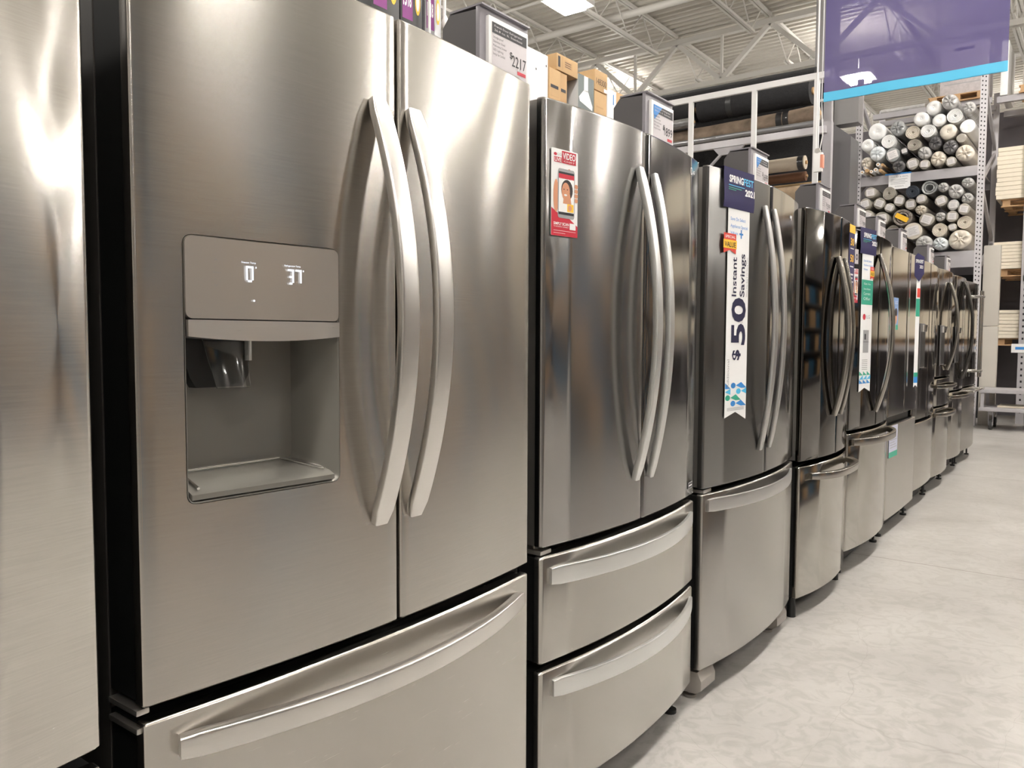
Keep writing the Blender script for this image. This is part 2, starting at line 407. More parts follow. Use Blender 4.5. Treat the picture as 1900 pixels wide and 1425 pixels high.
def boolean(o, cutter_mb):
    c = cutter_mb.build('cut', M_black, smooth=0)
    md = o.modifiers.new('b', 'BOOLEAN'); md.object = c; md.operation = 'DIFFERENCE'; md.solver = 'EXACT'
    bpy.context.view_layer.update()
    me = bpy.data.meshes.new_from_object(o.evaluated_get(bpy.context.evaluated_depsgraph_get()))
    o.modifiers.remove(md); old = o.data; o.data = me; bpy.data.meshes.remove(old)
    bpy.data.objects.remove(c)
    me.name = o.name
def panel(name, root, f, ya, yb, za, zb, mat, back_th=.07, liner=M_black, skin=.02, r=.008, cutter=None):
    """a door or drawer front: one mesh, steel skin wrapped on a liner"""
    mb = MB(); V, F = slab_geo(f, ya, yb, za, zb, skin, r, back=f.x0-skin); mb.add(V, F, mat)
    o = mb.build(name, None, root, 30)
    bx = f.x0-back_th
    l = MB().box(bx, f.x0-skin-.0004, ya+.004, yb-.004, za+.004, zb-.004).build(name.split('_')[0]+'_liner' if False else 'liner', liner, o, 0)
    l.parent = o; l.matrix_parent_inverse = Matrix.Identity(4)
    if cutter:
        boolean(o, cutter()); boolean(l, cutter())
    return o
def par(o, p, root):
    o.parent = p; o.matrix_parent_inverse = Matrix.Identity(4); return o
def body(root, f, z1=1.745, back=-1.86, bth=.07, mat=M_body, z0=.035):
    x1 = f.x0-bth-.006
    MB().box(back, x1, f.y0+.004, f.y1-.004, z0, z1, r=.004).build('cabinet', mat, root)
    if abs(f.y0-2.516) > .01 and abs(f.y0-3.548) > .01: feet(root, f, z0+.03)
    mb = MB().box(x1-.03, x1-.004, f.y0+.03, f.y1-.03, ZF+.012, z0+.02); mb.build('kick_plate', M_black, root, 0); MB().box(back+.02, back+.06, f.y0+.03, f.y1-.03, ZF, z0).build('rear_support', M_black, root, 0)
def feet(root, f, z):
    for a in (f.y0+.05, f.y1-.05): MB().tube([(f.x0-.05, a, ZF), (f.x0-.05, a, ZF+.012), (f.x0-.05, a, ZF+.013), (f.x0-.05, a, z)], 1, 14, rs=[(.022, .022), (.022, .022), (.008, .008), (.008, .008)]).build('leveling_foot', M_black, root)
def hinge_caps(root, f, z=1.745):
    for a, b in ((f.y0+.004, f.y0+.085), (f.y1-.085, f.y1-.004)):
        MB().box(f.x0-.100, f.x0-.072, a, b, z, z+.022, r=.006).build('hinge_cover', M_greybox, root)
def vhandle(root, door, f, y, z0, z1, bow, wid, th, mat, sq=True, ybend=0, n=28, flat=0.0, base=None):
    xb = f.sx(y) if base is None else base
    pts = []; rs = []
    for i in range(n+1):
        u = -1+2*i/n; z = z0+(z1-z0)*i/n
        e = 1-abs(u)**2.0 if not flat else 1-abs(u)**(2+flat)
        pts.append((xb-.002+th*.95+(bow-.004)*e, y+ybend*(1-u*u), z))
        t = min(1, ((1-abs(u))*n*.9+.5)**.5); rs.append((th*(.8+.2*t), wid*t))
    o = MB().tube(pts, 1, upv=(1, 0, 0), sx=SQ if sq else None, n=14, rs=rs).build('handle', mat, root, 40)
    return par(o, door, root)
def hhandle(root, drawer, f, ya, yb, z, bow, ht, th, mat, sq=True, n=30, tilt=0, p=2.0):
    pts = []; rs = []
    for i in range(n+1):
        u = -1+2*i/n; y = ya+(yb-ya)*i/n
        pts.append((f.sx(y)-.002+th*.95+(bow-.004)*(1-abs(u)**p), y, z))
        t = min(1, (1-abs(u))*n*1.2+.86); rs.append((ht*t, th*(.8+.2*t)))
    o = MB().tube(pts, 1, upv=(tilt, 0, 1), sx=SQ if sq else None, n=14, rs=rs).build('handle', mat, root, 40)
    return par(o, drawer, root)

# --- the nearest one, cropped by the left edge of the picture
f = Fr(-1.035, -.45, .487, .045)
r0 = thing('refrigerator', 'nearest brushed stainless refrigerator, cut off at the left edge of the picture', 'refrigerator', (f.x0, f.c, 0), 'refrigerators in the showroom row')
body(r0, f, bth=.08)
dl = panel('door', r0, f, f.y0, .012, .652, 1.765, M_st0, .08)
dr = panel('door', r0, f, .018, f.y1, .652, 1.765, M_st0, .08)
dw = panel('drawer', r0, f, f.y0, f.y1, .06, .628, M_st0, .08)
vhandle(r0, dl, f, -.04, .86, 1.6, .075, .017, .012, M_hd1); vhandle(r0, dr, f, .07-.0, .86, 1.6, .0, .017, .012, M_hd1) if False else None
hhandle(r0, dw, f, f.y0+.05, f.y1-.06, .575, .05, .02, .012, M_hd1)

# --- first full one, with ice and water dispenser
f = f1 = Fr(-1.09, .572, 1.512, .030)
r1 = thing('refrigerator', 'brushed stainless refrigerator with ice and water dispenser reading 0 and 37', 'refrigerator', (f.x0, f.c, 0), 'refrigerators in the showroom row')
DY0, DY1, DZ0, DZ1 = .641, .916, .940, 1.338
def cut():
    mb = MB(); pts = []; r = .014
    for cy, cz, a0 in ((DY1-r, DZ1-r, 0), (DY0+r, DZ1-r, 90), (DY0+r, DZ0+r, 180), (DY1-r, DZ0+r, 270)):
        for k in range(5):
            a = math.radians(a0+90*k/4); pts.append((cy+r*math.cos(a), cz+r*math.sin(a)))
    mb.prism(pts, f.x0-.0905, f.x0+.2, 'x'); return mb
body(r1, f, bth=.10)
dl = panel('door', r1, f, f.y0, 1.052, .655, 1.768, M_st1, .10, cutter=cut, r=.006)
dr = panel('door', r1, f, 1.060, f.y1, .655, 1.768, M_st1, .10, r=.006)
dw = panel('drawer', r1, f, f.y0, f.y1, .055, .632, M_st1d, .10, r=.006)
vhandle(r1, dl, f, 1.000, .852, 1.607, .080, .0215, .0085, M_hd1)
vhandle(r1, dr, f, 1.090, .852, 1.607, .080, .0215, .0085, M_hd1)
hhandle(r1, dw, f, .618, 1.462, .585, .058, .019, .011, M_hd1)
for z0, x_ in ((.643, -.075), (.616, -.075)):
    MB().box(f.x0-.09, f.x0-.008, f.y0-.006, f.y0+.014, z0, z0+.009, r=.003).build('hinge_bracket', M_liner_light, r1)
# dispenser (a part with its own pieces)
xs = f.sx(.78)
M_panel = plain('dispenser_panel', (.42, .385, .345), .28, metal=.6, coat=.3)
M_recess = plain('dispenser_recess', (.235, .225, .205), .30, metal=.55)
def rr(y0, y1, z0, z1, r, k=5):
    pts = []
    for cy, cz, a0 in ((y1-r, z1-r, 0), (y0+r, z1-r, 90), (y0+r, z0+r, 180), (y1-r, z0+r, 270)):
        for i in range(k):
            a = math.radians(a0+90*i/(k-1)); pts.append((cy+r*math.cos(a), cz+r*math.sin(a)))
    return pts
# housing liner: open box with rounded mouth
mb = MB(); o_ = rr(DY0+.001, DY1-.001, DZ0+.001, DZ1-.001, .013); i_ = rr(DY0+.003, DY1-.003, DZ0+.003, DZ1-.003, .012); bk = rr(DY0+.012, DY1-.030, DZ0+.03, DZ1-.01, .02)
n = len(o_)
V = [(xs+.0005, a, b) for a, b in o_] + [(xs-.001, a, b) for a, b in i_] + [(f.x0-.072, a, b) for a, b in bk]
F = [(i, (i+1) % n, n+(i+1) % n, n+i) for i in range(n)] + [(n+i, n+(i+1) % n, 2*n+(i+1) % n, 2*n+i) for i in range(n)] + [tuple(range(2*n, 3*n))]
mb.add(V, F); mb.v = [(x_+(f1.sx(y_)-xs), y_, z_) for x_, y_, z_ in mb.v]; disp = mb.build('dispenser', M_recess, r1, 35)
def dp(o):
    for v_ in o.data.vertices: v_.co.x += f1.sx(v_.co.y)-xs
    o.data.update(); return par(o, disp, r1)
mb = MB(); pts = rr(DY0+.0025, DY1-.0025, 1.2155, DZ1-.0025, .010); mb.prism(pts, xs-.05, xs+.0025, 'x', M_panel); dp(mb.build('control_panel', None, r1, 30))
# trim bar with bowed lower edge
N_ = 16
ptsb = [(DY0+.004, 1.2135), (DY1-.004, 1.2135)] + [(DY1-.004-(DY1-DY0-.008)*k/N_, 1.189-.007*(1-(2*k/N_-1)**2)) for k in range(N_+1)]
mb = MB(); mb.prism(ptsb, xs-.045, xs+.006, 'x'); dp(mb.build('trim_bar', M_hd1, r1, 30))
# drip tray
mb = MB(); mb.prism([(xs+.002, DZ0+.006), (xs+.002, DZ0+.014), (xs-.01, DZ0+.020), (f.x0-.072, DZ0+.038), (f.x0-.076, DZ0+.034), (f.x0-.076, DZ0+.006)], DY0+.007, DY1-.014, 'y'); dp(mb.build('drip_tray', M_recess, r1, 20))
mb = MB(); mb.tube([(xs-.004, DY0+.02, DZ0+.022), (f.x0-.062, DY0+.035, DZ0+.037), (f.x0-.066, DY1-.06, DZ0+.039), (xs-.012, DY1-.025, DZ0+.024)], .0022, 8); dp(mb.build('tray_rim', M_chrome, r1))
# chute housing, paddle, water tube
mb = MB(); mb.prism([(.672, 1.186), (.795, 1.186), (.790, 1.130), (.780, 1.108), (.700, 1.108), (.690, 1.125)], f.x0-.077, f.x0-.052, 'x'); dp(mb.build('chute_housing', M_black, r1, 30))
M_clear = plain('clear_plastic', (.9, .92, .92), .08, trans=1.0, spec=.5)
mb = MB(); V = []; F = []
for i, (z, dx, hw) in enumerate(((1.185, -.040, .040), (1.15, -.034, .034), (1.125, -.026, .030), (1.108, -.020, .029))):
    for k in range(9):
        a = -1+2*k/8; V.append((f.x0+dx+.012*(1-a*a), .745+a*hw, z))
for i in range(3):
    for k in range(8): F.append((i*9+k, i*9+k+1, (i+1)*9+k+1, (i+1)*9+k))
V2 = [(x-.003, y, z) for x, y, z in V]; q = len(V)
F += [tuple(j+q for j in t)[::-1] for t in F] 
for k in range(8): F += [(k, k+1, q+k+1, q+k), (27+k, 27+k+1, q+27+k+1, q+27+k)]
for i in range(3): F += [(i*9, (i+1)*9, q+(i+1)*9, q+i*9), (i*9+8, (i+1)*9+8, q+(i+1)*9+8, q+i*9+8)]
mb.add(V+V2, F); dp(mb.build('clear_paddle', M_clear, r1))
dp(MB().tube([(f.x0-.045, .785, 1.19), (f.x0-.045, .785, 1.150)], .006, 10).build('water_tube', M_paper, r1))
# glowing readout
M_glow = emit('readout_glow', (.85, .9, 1.0), 1.6)
fr = Frame((xs+.0027, .66, 1.2), (0, 1, 0)); P = Print(fr); P.n = .0004
def seg(ch, u, v, w, h, t):
    S7 = {'0': 'abcdef', '3': 'abgcd', '7': 'abc'}[ch]
    hh = h/2
    sg = {'a': (u, u+w, v+h-t, v+h), 'b': (u+w-t, u+w, v+hh, v+h-t), 'c': (u+w-t, u+w, v+t, v+hh), 'd': (u+t, u+w-t, v, v+t),
          'e': (u, u+t, v+t, v+hh), 'f': (u, u+t, v+hh, v+h-t), 'g': (u+t, u+w-t, v+hh-t/2, v+hh+t/2)}
    for c in S7: P.rect(*sg[c], M_glow)
seg('0', .079, .073, .0125, .0245, .0030); P.rect(.0950, .0968, .0945, .0970, M_glow); P.text('Freezer Temp', .0715, .1015, .0026, M_glow, width=.024)
dp(P.build('freezer_readout', r1)); P = Print(fr); P.n = .0004
seg('3', .1525, .073, .0115, .0245, .0030); seg('7', .1672, .073, .0115, .0245, .0030); P.rect(.1812, .1830, .0945, .0970, M_glow); P.text('Refrigerator Temp', .1465, .1015, .0026, M_glow, width=.030)
dp(P.build('refrigerator_readout', r1)); P = Print(fr); P.n = .0004
P.ell(.092, .0445, .0016, .0016, M_glow); dp(P.build('indicator_light', r1))
P = Print(fr); P.n = .0004
for s_, v0 in ((1, .103), (-1, .066)):
    P.poly([(.026, v0-.003*s_), (.0305, v0+.002*s_), (.035, v0-.003*s_), (.0305, v0+.0007*s_)], M_grey)
P.text('Options', .024, .084, .0022, M_grey, width=.014)
dp(P.build('touch_keys', r1))
hinge_caps(r1, f)

# --- second: French door with two freezer drawers
f = f2 = Fr(-1.09, 1.566, 2.447, .040)
r2 = thing('refrigerator', 'stainless refrigerator with two lower drawers and a red video card on its left door', 'refrigerator', (f.x0, f.c, 0), 'refrigerators in the showroom row')
body(r2, f)
dl = panel('door', r2, f, f.y0, 2.004, .676, 1.756, M_st2, .07, liner=M_liner_light, r=.010)
dr = panel('door', r2, f, 2.010, f.y1, .676, 1.756, M_st2r, .07, liner=M_liner_light, r=.010)
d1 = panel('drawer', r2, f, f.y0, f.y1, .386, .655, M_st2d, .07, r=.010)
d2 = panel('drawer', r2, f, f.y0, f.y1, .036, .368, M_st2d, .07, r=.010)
vhandle(r2, dl, f, 1.955, .798, 1.648, .066, .0155, .009, M_hd2); vhandle(r2, dr, f, 2.040, .795, 1.645, .060, .0135, .009, M_hd2)
hhandle(r2, d1, f, 1.595, 2.405, .605, .045, .0235, .006, M_hd2); hhandle(r2, d2, f, 1.605, 2.415, .320, .045, .0235, .006, M_hd2)
hinge_caps(r2, f)
MB().box(f.x0-.08, f.x0-.004, f.y0+.004, f.y0+.05, .658, .668, r=.002).build('hinge_bracket', M_liner_light, r2)
MB().tube([(f.x0-.04, f.y0+.03, .655), (f.x0-.04, f.y0+.03, .678)], .010, 12).build('hinge_pin', M_liner_light, r2)
fr = f.frame(2.33, 2.40, .0012, 1.705); P = Print(fr); P.n = .0003
for k in range(16):
    if k in (15,): continue
    a, b = 2*math.pi*k/16, 2*math.pi*(k+1)/16
    P.poly([(.02+.011*math.cos(a), .004+.011*math.sin(a)), (.02+.011*math.cos(b), .004+.011*math.sin(b)), (.02+.009*math.cos(b), .004+.009*math.sin(b)), (.02+.009*math.cos(a), .004+.009*math.sin(a))], M_paper)
P.text('LG', .036, -.002, .010, M_paper, bold=.01); P.text('L', .0165, -.001, .009, M_paper)
par(P.build('brand_mark', r2), dr, r2)
fr = f.frame(2.37, 2.43, .0012, .702); P = Print(fr); P.n = .0003
P.rect(0, .05, 0, .022, M_grey); P.rect(.003, .047, .003, .019, M_ink, .0006); P.rect(.007, .043, .009, .013, M_paper, .0009)
par(P.build('rating_badge', r2), dr, r2)

# --- third: slate grey French door
f = f3 = Fr(-1.09, 2.516, 3.459, .045)
r3 = thing('refrigerator', 'slate grey refrigerator wearing the $50 instant savings streamer', 'refrigerator', (f.x0, f.c, 0), 'refrigerators in the showroom row')
body(r3, f)
dl = panel('door', r3, f, f.y0, 2.985, .678, 1.760, M_st3, .07, liner=M_liner_light, r=.008)
dr = panel('door', r3, f, 2.991, f.y1, .678, 1.760, M_st3r, .07, liner=M_liner_light, r=.008)
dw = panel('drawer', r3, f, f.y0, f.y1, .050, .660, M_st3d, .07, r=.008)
vhandle(r3, dl, f, 2.915, .775, 1.672, .052, .016, .008, M_hd3); vhandle(r3, dr, f, 3.010, .775, 1.672, .052, .014, .008, M_hd3)
hhandle(r3, dw, f, 2.545, 3.395, .620, .040, .0235, .005, M_hd3)
hinge_caps(r3, f)
for a, b in ((2.525, 2.645), (3.30, 3.42)):
    MB().prism([(f.x0-.10, -.036), (f.x0-.015, -.036), (f.x0+.004, -.022), (f.x0+.004, .010), (f.x0-.010, .040), (f.x0-.10, .040)], a, b, 'y').build('foot_cover', M_foot, r3, 20)
    MB().tube([(f.x0-.05, a+.03, ZF), (f.x0-.05, a+.03, ZF+.010)], .024, 14).tube([(f.x0-.05, a+.03, ZF+.010), (f.x0-.05, a+.03, -.034)], .007, 8).build('leveling_foot', M_foot, r3)
MB().box(f.x0-.07, f.x0+.0, f.y0+.01, f.y0+.075, .662, .674, r=.002).build('hinge_bracket', M_liner_light, r3)
fr = f.frame(3.25, 3.32, .0012, 1.672); P = Print(fr); P.n = .0003
pp = [(0, .004), (.01, .012), (.02, .006), (.030, .014), (.040, .008), (.034, -.004), (.024, -.012), (.026, -.002), (.016, .001), (.006, -.004)]
P.poly(pp, M_paper); par(P.build('brand_mark', r3), dr, r3)

# --- fourth: narrow black stainless, strongly bowed
f = f4 = Fr(-1.085, 3.548, 4.318, .047)
r4 = thing('refrigerator', 'narrower dark stainless refrigerator with bowed doors just past the slate grey one', 'refrigerator', (f.x0, f.c, 0), 'refrigerators in the showroom row')
body(r4, f)
dl = panel('door', r4, f, f.y0, 3.930, .645, 1.757, M_bs, .07, liner=M_liner_light)
dr = panel('door', r4, f, 3.936, f.y1, .645, 1.757, M_bs, .07)
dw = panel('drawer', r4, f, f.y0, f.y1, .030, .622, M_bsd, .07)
vhandle(r4, dl, f, 3.862, .832, 1.565, .058, .019, .012, M_hdb); vhandle(r4, dr, f, 3.955, .832, 1.565, .050, .013, .012, M_hdb)
hhandle(r4, dw, f, 3.625, 4.260, .575, .062, .016, .012, M_hdb, p=4)
hinge_caps(r4, f)
for a in (3.575, 4.27): MB().tube([(f.x0-.03, a, ZF), (f.x0-.03, a, -.03), (f.x0-.03, a, .03)], 1, 14, rs=[(.020, .020), (.020, .020), (.015, .015)]).build('leveling_foot', M_black, r4)

# --- fifth
f = f5 = Fr(-1.09, 4.358, 5.262, .045)
r5 = thing('refrigerator', 'dark stainless refrigerator with a savings streamer and a small red and white video card', 'refrigerator', (f.x0, f.c, 0), 'refrigerators in the showroom row')
body(r5, f)
dl = panel('door', r5, f, f.y0, 4.750, .708, 1.752, M_bs, .07, liner=M_liner_light)
dr = panel('door', r5, f, 4.756, f.y1, .708, 1.752, M_bs, .07)
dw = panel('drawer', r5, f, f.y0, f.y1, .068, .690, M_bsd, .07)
vhandle(r5, dl, f, 4.705, .79, 1.648, .080, .019, .012, M_hdb); 
hhandle(r5, dw, f, 4.40, 5.215, .645, .060, .019, .010, M_hdb, p=3)
hinge_caps(r5, f)

# --- sixth: flat doors
f = f6 = Fr(-1.103, 5.335, 6.205, .006)
r6 = thing('refrigerator', 'flat fronted mirror steel refrigerator with pale lower drawer, sixth down the row', 'refrigerator', (f.x0, f.c, 0), 'refrigerators in the showroom row')
body(r6, f)
dl = panel('door', r6, f, f.y0, 5.778, .700, 1.755, M_bs6, .075, liner=M_liner_light, r=.005)
dr = panel('door', r6, f, 5.790, f.y1, .700, 1.755, M_bs6, .075, r=.005)
dw = panel('drawer', r6, f, f.y0, f.y1, .050, .640, M_st2d, .07, r=.005)
MB().box(f.x0-.05, f.x0-.045, f.y0+.02, f.y1-.02, .640, .70).build('pocket_handle', M_black, r6, 0)
# --- seventh
f = f7 = Fr(-1.135, 6.262, 7.105, .020)
r7 = thing('refrigerator', 'black stainless refrigerator with a chrome topped water dispenser, set slightly back', 'refrigerator', (f.x0, f.c, 0), 'refrigerators in the showroom row')
body(r7, f)
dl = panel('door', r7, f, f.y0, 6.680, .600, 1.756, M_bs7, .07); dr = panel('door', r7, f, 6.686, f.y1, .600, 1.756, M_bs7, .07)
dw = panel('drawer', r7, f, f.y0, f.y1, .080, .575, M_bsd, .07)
MB().box(f.x0-.05, f.x0-.045, f.y0+.02, f.y1-.02, .575, .60).build('pocket_handle', M_black, r7, 0)
# --- eighth
f = f8 = Fr(-1.155, 7.155, 7.985, .035)
r8 = thing('refrigerator', 'black stainless refrigerator with two drawer handles stacked below its doors', 'refrigerator', (f.x0, f.c, 0), 'refrigerators in the showroom row')
body(r8, f)
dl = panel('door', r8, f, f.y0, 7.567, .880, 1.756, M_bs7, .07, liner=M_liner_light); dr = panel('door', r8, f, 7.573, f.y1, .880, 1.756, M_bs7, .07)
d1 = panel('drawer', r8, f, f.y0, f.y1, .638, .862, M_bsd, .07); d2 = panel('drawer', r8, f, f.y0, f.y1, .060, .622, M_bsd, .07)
vhandle(r8, dl, f, 7.53, .93, 1.66, .075, .017, .012, M_hdb)
hhandle(r8, d1, f, 7.22, 7.92, .80, .055, .014, .010, M_hdb, p=4); hhandle(r8, d2, f, 7.22, 7.92, .57, .055, .016, .010, M_hdb, p=4)
# --- ninth
f = f9 = Fr(-1.18, 8.045, 8.915, .045)
r9 = thing('refrigerator', 'black refrigerator with a long dark bowed handle, last but one in the row', 'refrigerator', (f.x0, f.c, 0), 'refrigerators in the showroom row')
body(r9, f)
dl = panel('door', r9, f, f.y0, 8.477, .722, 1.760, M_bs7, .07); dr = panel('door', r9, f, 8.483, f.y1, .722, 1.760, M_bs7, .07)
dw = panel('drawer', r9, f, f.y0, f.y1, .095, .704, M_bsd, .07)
vhandle(r9, dl, f, 8.43, .82, 1.72, .085, .017, .012, M_hdbb); vhandle(r9, dr, f, 8.53, .82, 1.72, .075, .014, .012, M_hdbb)
hhandle(r9, dw, f, 8.10, 8.86, .665, .055, .015, .010, M_hdb, p=4)
# --- tenth
f = f10 = Fr(-1.185, 8.975, 9.885, .030)
r10 = thing('refrigerator', 'last refrigerator in the row, with straight chrome bar handles on round posts', 'refrigerator', (f.x0, f.c, 0), 'refrigerators in the showroom row')
body(r10, f)
dl = panel('door', r10, f, f.y0, 9.427, .715, 1.762, M_bs6, .07); dr = panel('door', r10, f, 9.433, f.y1, .715, 1.762, M_bs6, .07)
dw = panel('drawer', r10, f, f.y0, f.y1, .070, .697, M_st2d, .07)
for y, d in ((9.36, dl), (9.50, dr)):
    mb = MB().tube([(f.sx(y)+.06, y, .80), (f.sx(y)+.06, y, 1.68)], .011, 12)
    for z in (.862, 1.622): mb.tube([(f.sx(y)-.004, y, z), (f.sx(y)+.078, y, z)], .013, 12)
    par(mb.build('handle', M_chrome, r10), d, r10)
mb = MB().tube([(f.sx(9.43)+.055, 9.02, .665), (f.sx(9.43)+.055, 9.84, .665)], .011, 12)
for y in (9.08, 9.78): mb.tube([(f.sx(y)-.004, y, .665), (f.sx(9.43)+.07, y, .665)], .013, 12)
par(mb.build('handle', M_chrome, r10), dw, r10)
for ff, rr_, y in ((f7, r7, 6.46), (f8, r8, 7.36), (f9, r9, 8.26)):
    # small dispensers standing in the doors
    x = ff.sx(y)
    d = MB().box(x-.004, x+.006, y-.09, y+.09, .97, 1.30, r=.004).build('dispenser', M_greybox, rr_)
    o = MB().box(x+.006, x+.008, y-.078, y+.078, .985, 1.24).build('recess', M_black, rr_, 0); par(o, d, rr_)
    o = MB().tube([(x+.004, y, 1.24), (x+.004, y, 1.29)], .03, 16, rs=[(.026, .026), (.032, .032)]).build('spout', M_chrome, rr_); par(o, d, rr_)
    o = MB().box(x+.004, x+.022, y-.088, y+.088, .968, .978).build('drip_tray', M_chrome, rr_, 0); par(o, d, rr_)

# ------------------------------------------------------------------ price sign housings on top of the row
def price_sign(y0, x, label, price, promo=None, zt=1.965, big=False, dx=0):
    t = thing('price_sign', label, 'price sign', (x-.05, y0, 1.7485), 'price signs on the refrigerators')
    y1 = y0+.19; zb = 1.7485
    MB().prism([(x-.115, zb), (x-.012, zb), (x-.012, zt-.012), (x-.092, zt-.008), (x-.115, zt-.035)], y0, y1, 'y').build('housing', M_greybox, t, 20)
    MB().box(x-.012, x, y0, y1, zb, zt-.004, r=.002).build('front_panel', M_greybox2, t)
    MB().prism([(x-.092, zt-.006), (x+.008, zt-.004), (x+.008, zt+.000), (x-.092, zt-.001)], y0-.001, y1+.001, 'y').build('hood', M_greybox2, t, 0)
    tg = MB().box(x, x+.010, y0+.022, y1-.012, zb+.012, zt-.022, r=.002).build('price_tag', M_white, t)
    a, b = y0+.033, y1-.019; c, d = 1.775, zt-.034
    fr = Frame((x+.0102, a, c), (0, 1, 0)); W, H = b-a, d-c
    P = Print(fr); P.n = .0004
    P.rect(0, W, 0, H, M_screen)
    P.rect(0, W, H*.84, H, M_ink, .0008)
    if promo: P.poly([(0, H*.84), (0, H), (W*.45, H), (W*.05, H*.7)], M_blue, .0009)
    for k, s_ in enumerate(('French Door Refrigerator', '26.8 cu. ft. Stainless')): P.text(s_, W*.06, H*(.935-.06*k), H*.032, M_screen, width=W*.8, n=.0014)
    for k in range(5): P.text(('Smudge-proof', 'Stainless Steel', 'Multi-temp Drawer', 'LED Lighting', 'Energy Star Certified')[k], W*.03, H*(.77-.062*k), H*.034, M_ink, n=.001, width=W*(.28+.05*(k % 3)))
    P.text('$', W*.50, H*.575, H*.10, M_ink, n=.001, bold=.01)
    P.text(price, W*.56, H*.47, H*.17, M_ink, width=W*.42, n=.001, bold=.005)
    P.rect(W*.5, W*.97, H*.38, H*.43, M_screen, .0009); P.rect(W*.72, W*.97, H*.37, H*.425, M_red, .0011)
    for k in range(24):
        if k % 3 != 1: P.rect(W*(.5+.018*k), W*(.5+.018*k+.010), H*.20, H*.28, M_ink, .001)
    P.text('ITEM 1189245', W*.5, H*.31, H*.03, M_ink, n=.001)
    o = P.build('price_print', t); par(o, tg, t)
    return t
price_sign(1.471, -1.207, 'grey price sign reading $2217 on the refrigerator with the dispenser', '2217')
price_sign(2.295, -1.207, 'grey price sign reading $1899 with a blue corner, on the two-drawer refrigerator', '1899', promo=1)
price_sign(3.210, -1.207, 'grey price sign with a purple and pink leaflet, behind the navy festival hood', '1699', promo=1)
price_sign(4.135, -1.207, 'grey price sign on the narrow bowed refrigerator past the slate grey one', '1599')
price_sign(4.900, -1.215, 'grey price sign above the second navy streamer, fifth sign down the row', '1999')
price_sign(5.460, -1.225, 'small looking grey price sign over the flat mirror steel refrigerator, its near end', '2099')
price_sign(6.160, -1.230, 'grey price sign over the joint past the flat mirror steel refrigerator', '2199')
price_sign(7.360, -1.250, 'grey price sign below the lower carpet shelf, last but one of the signs', '2299')
price_sign(8.380, -1.275, 'farthest grey price sign, against the black gap under the carpet rack', '2399')

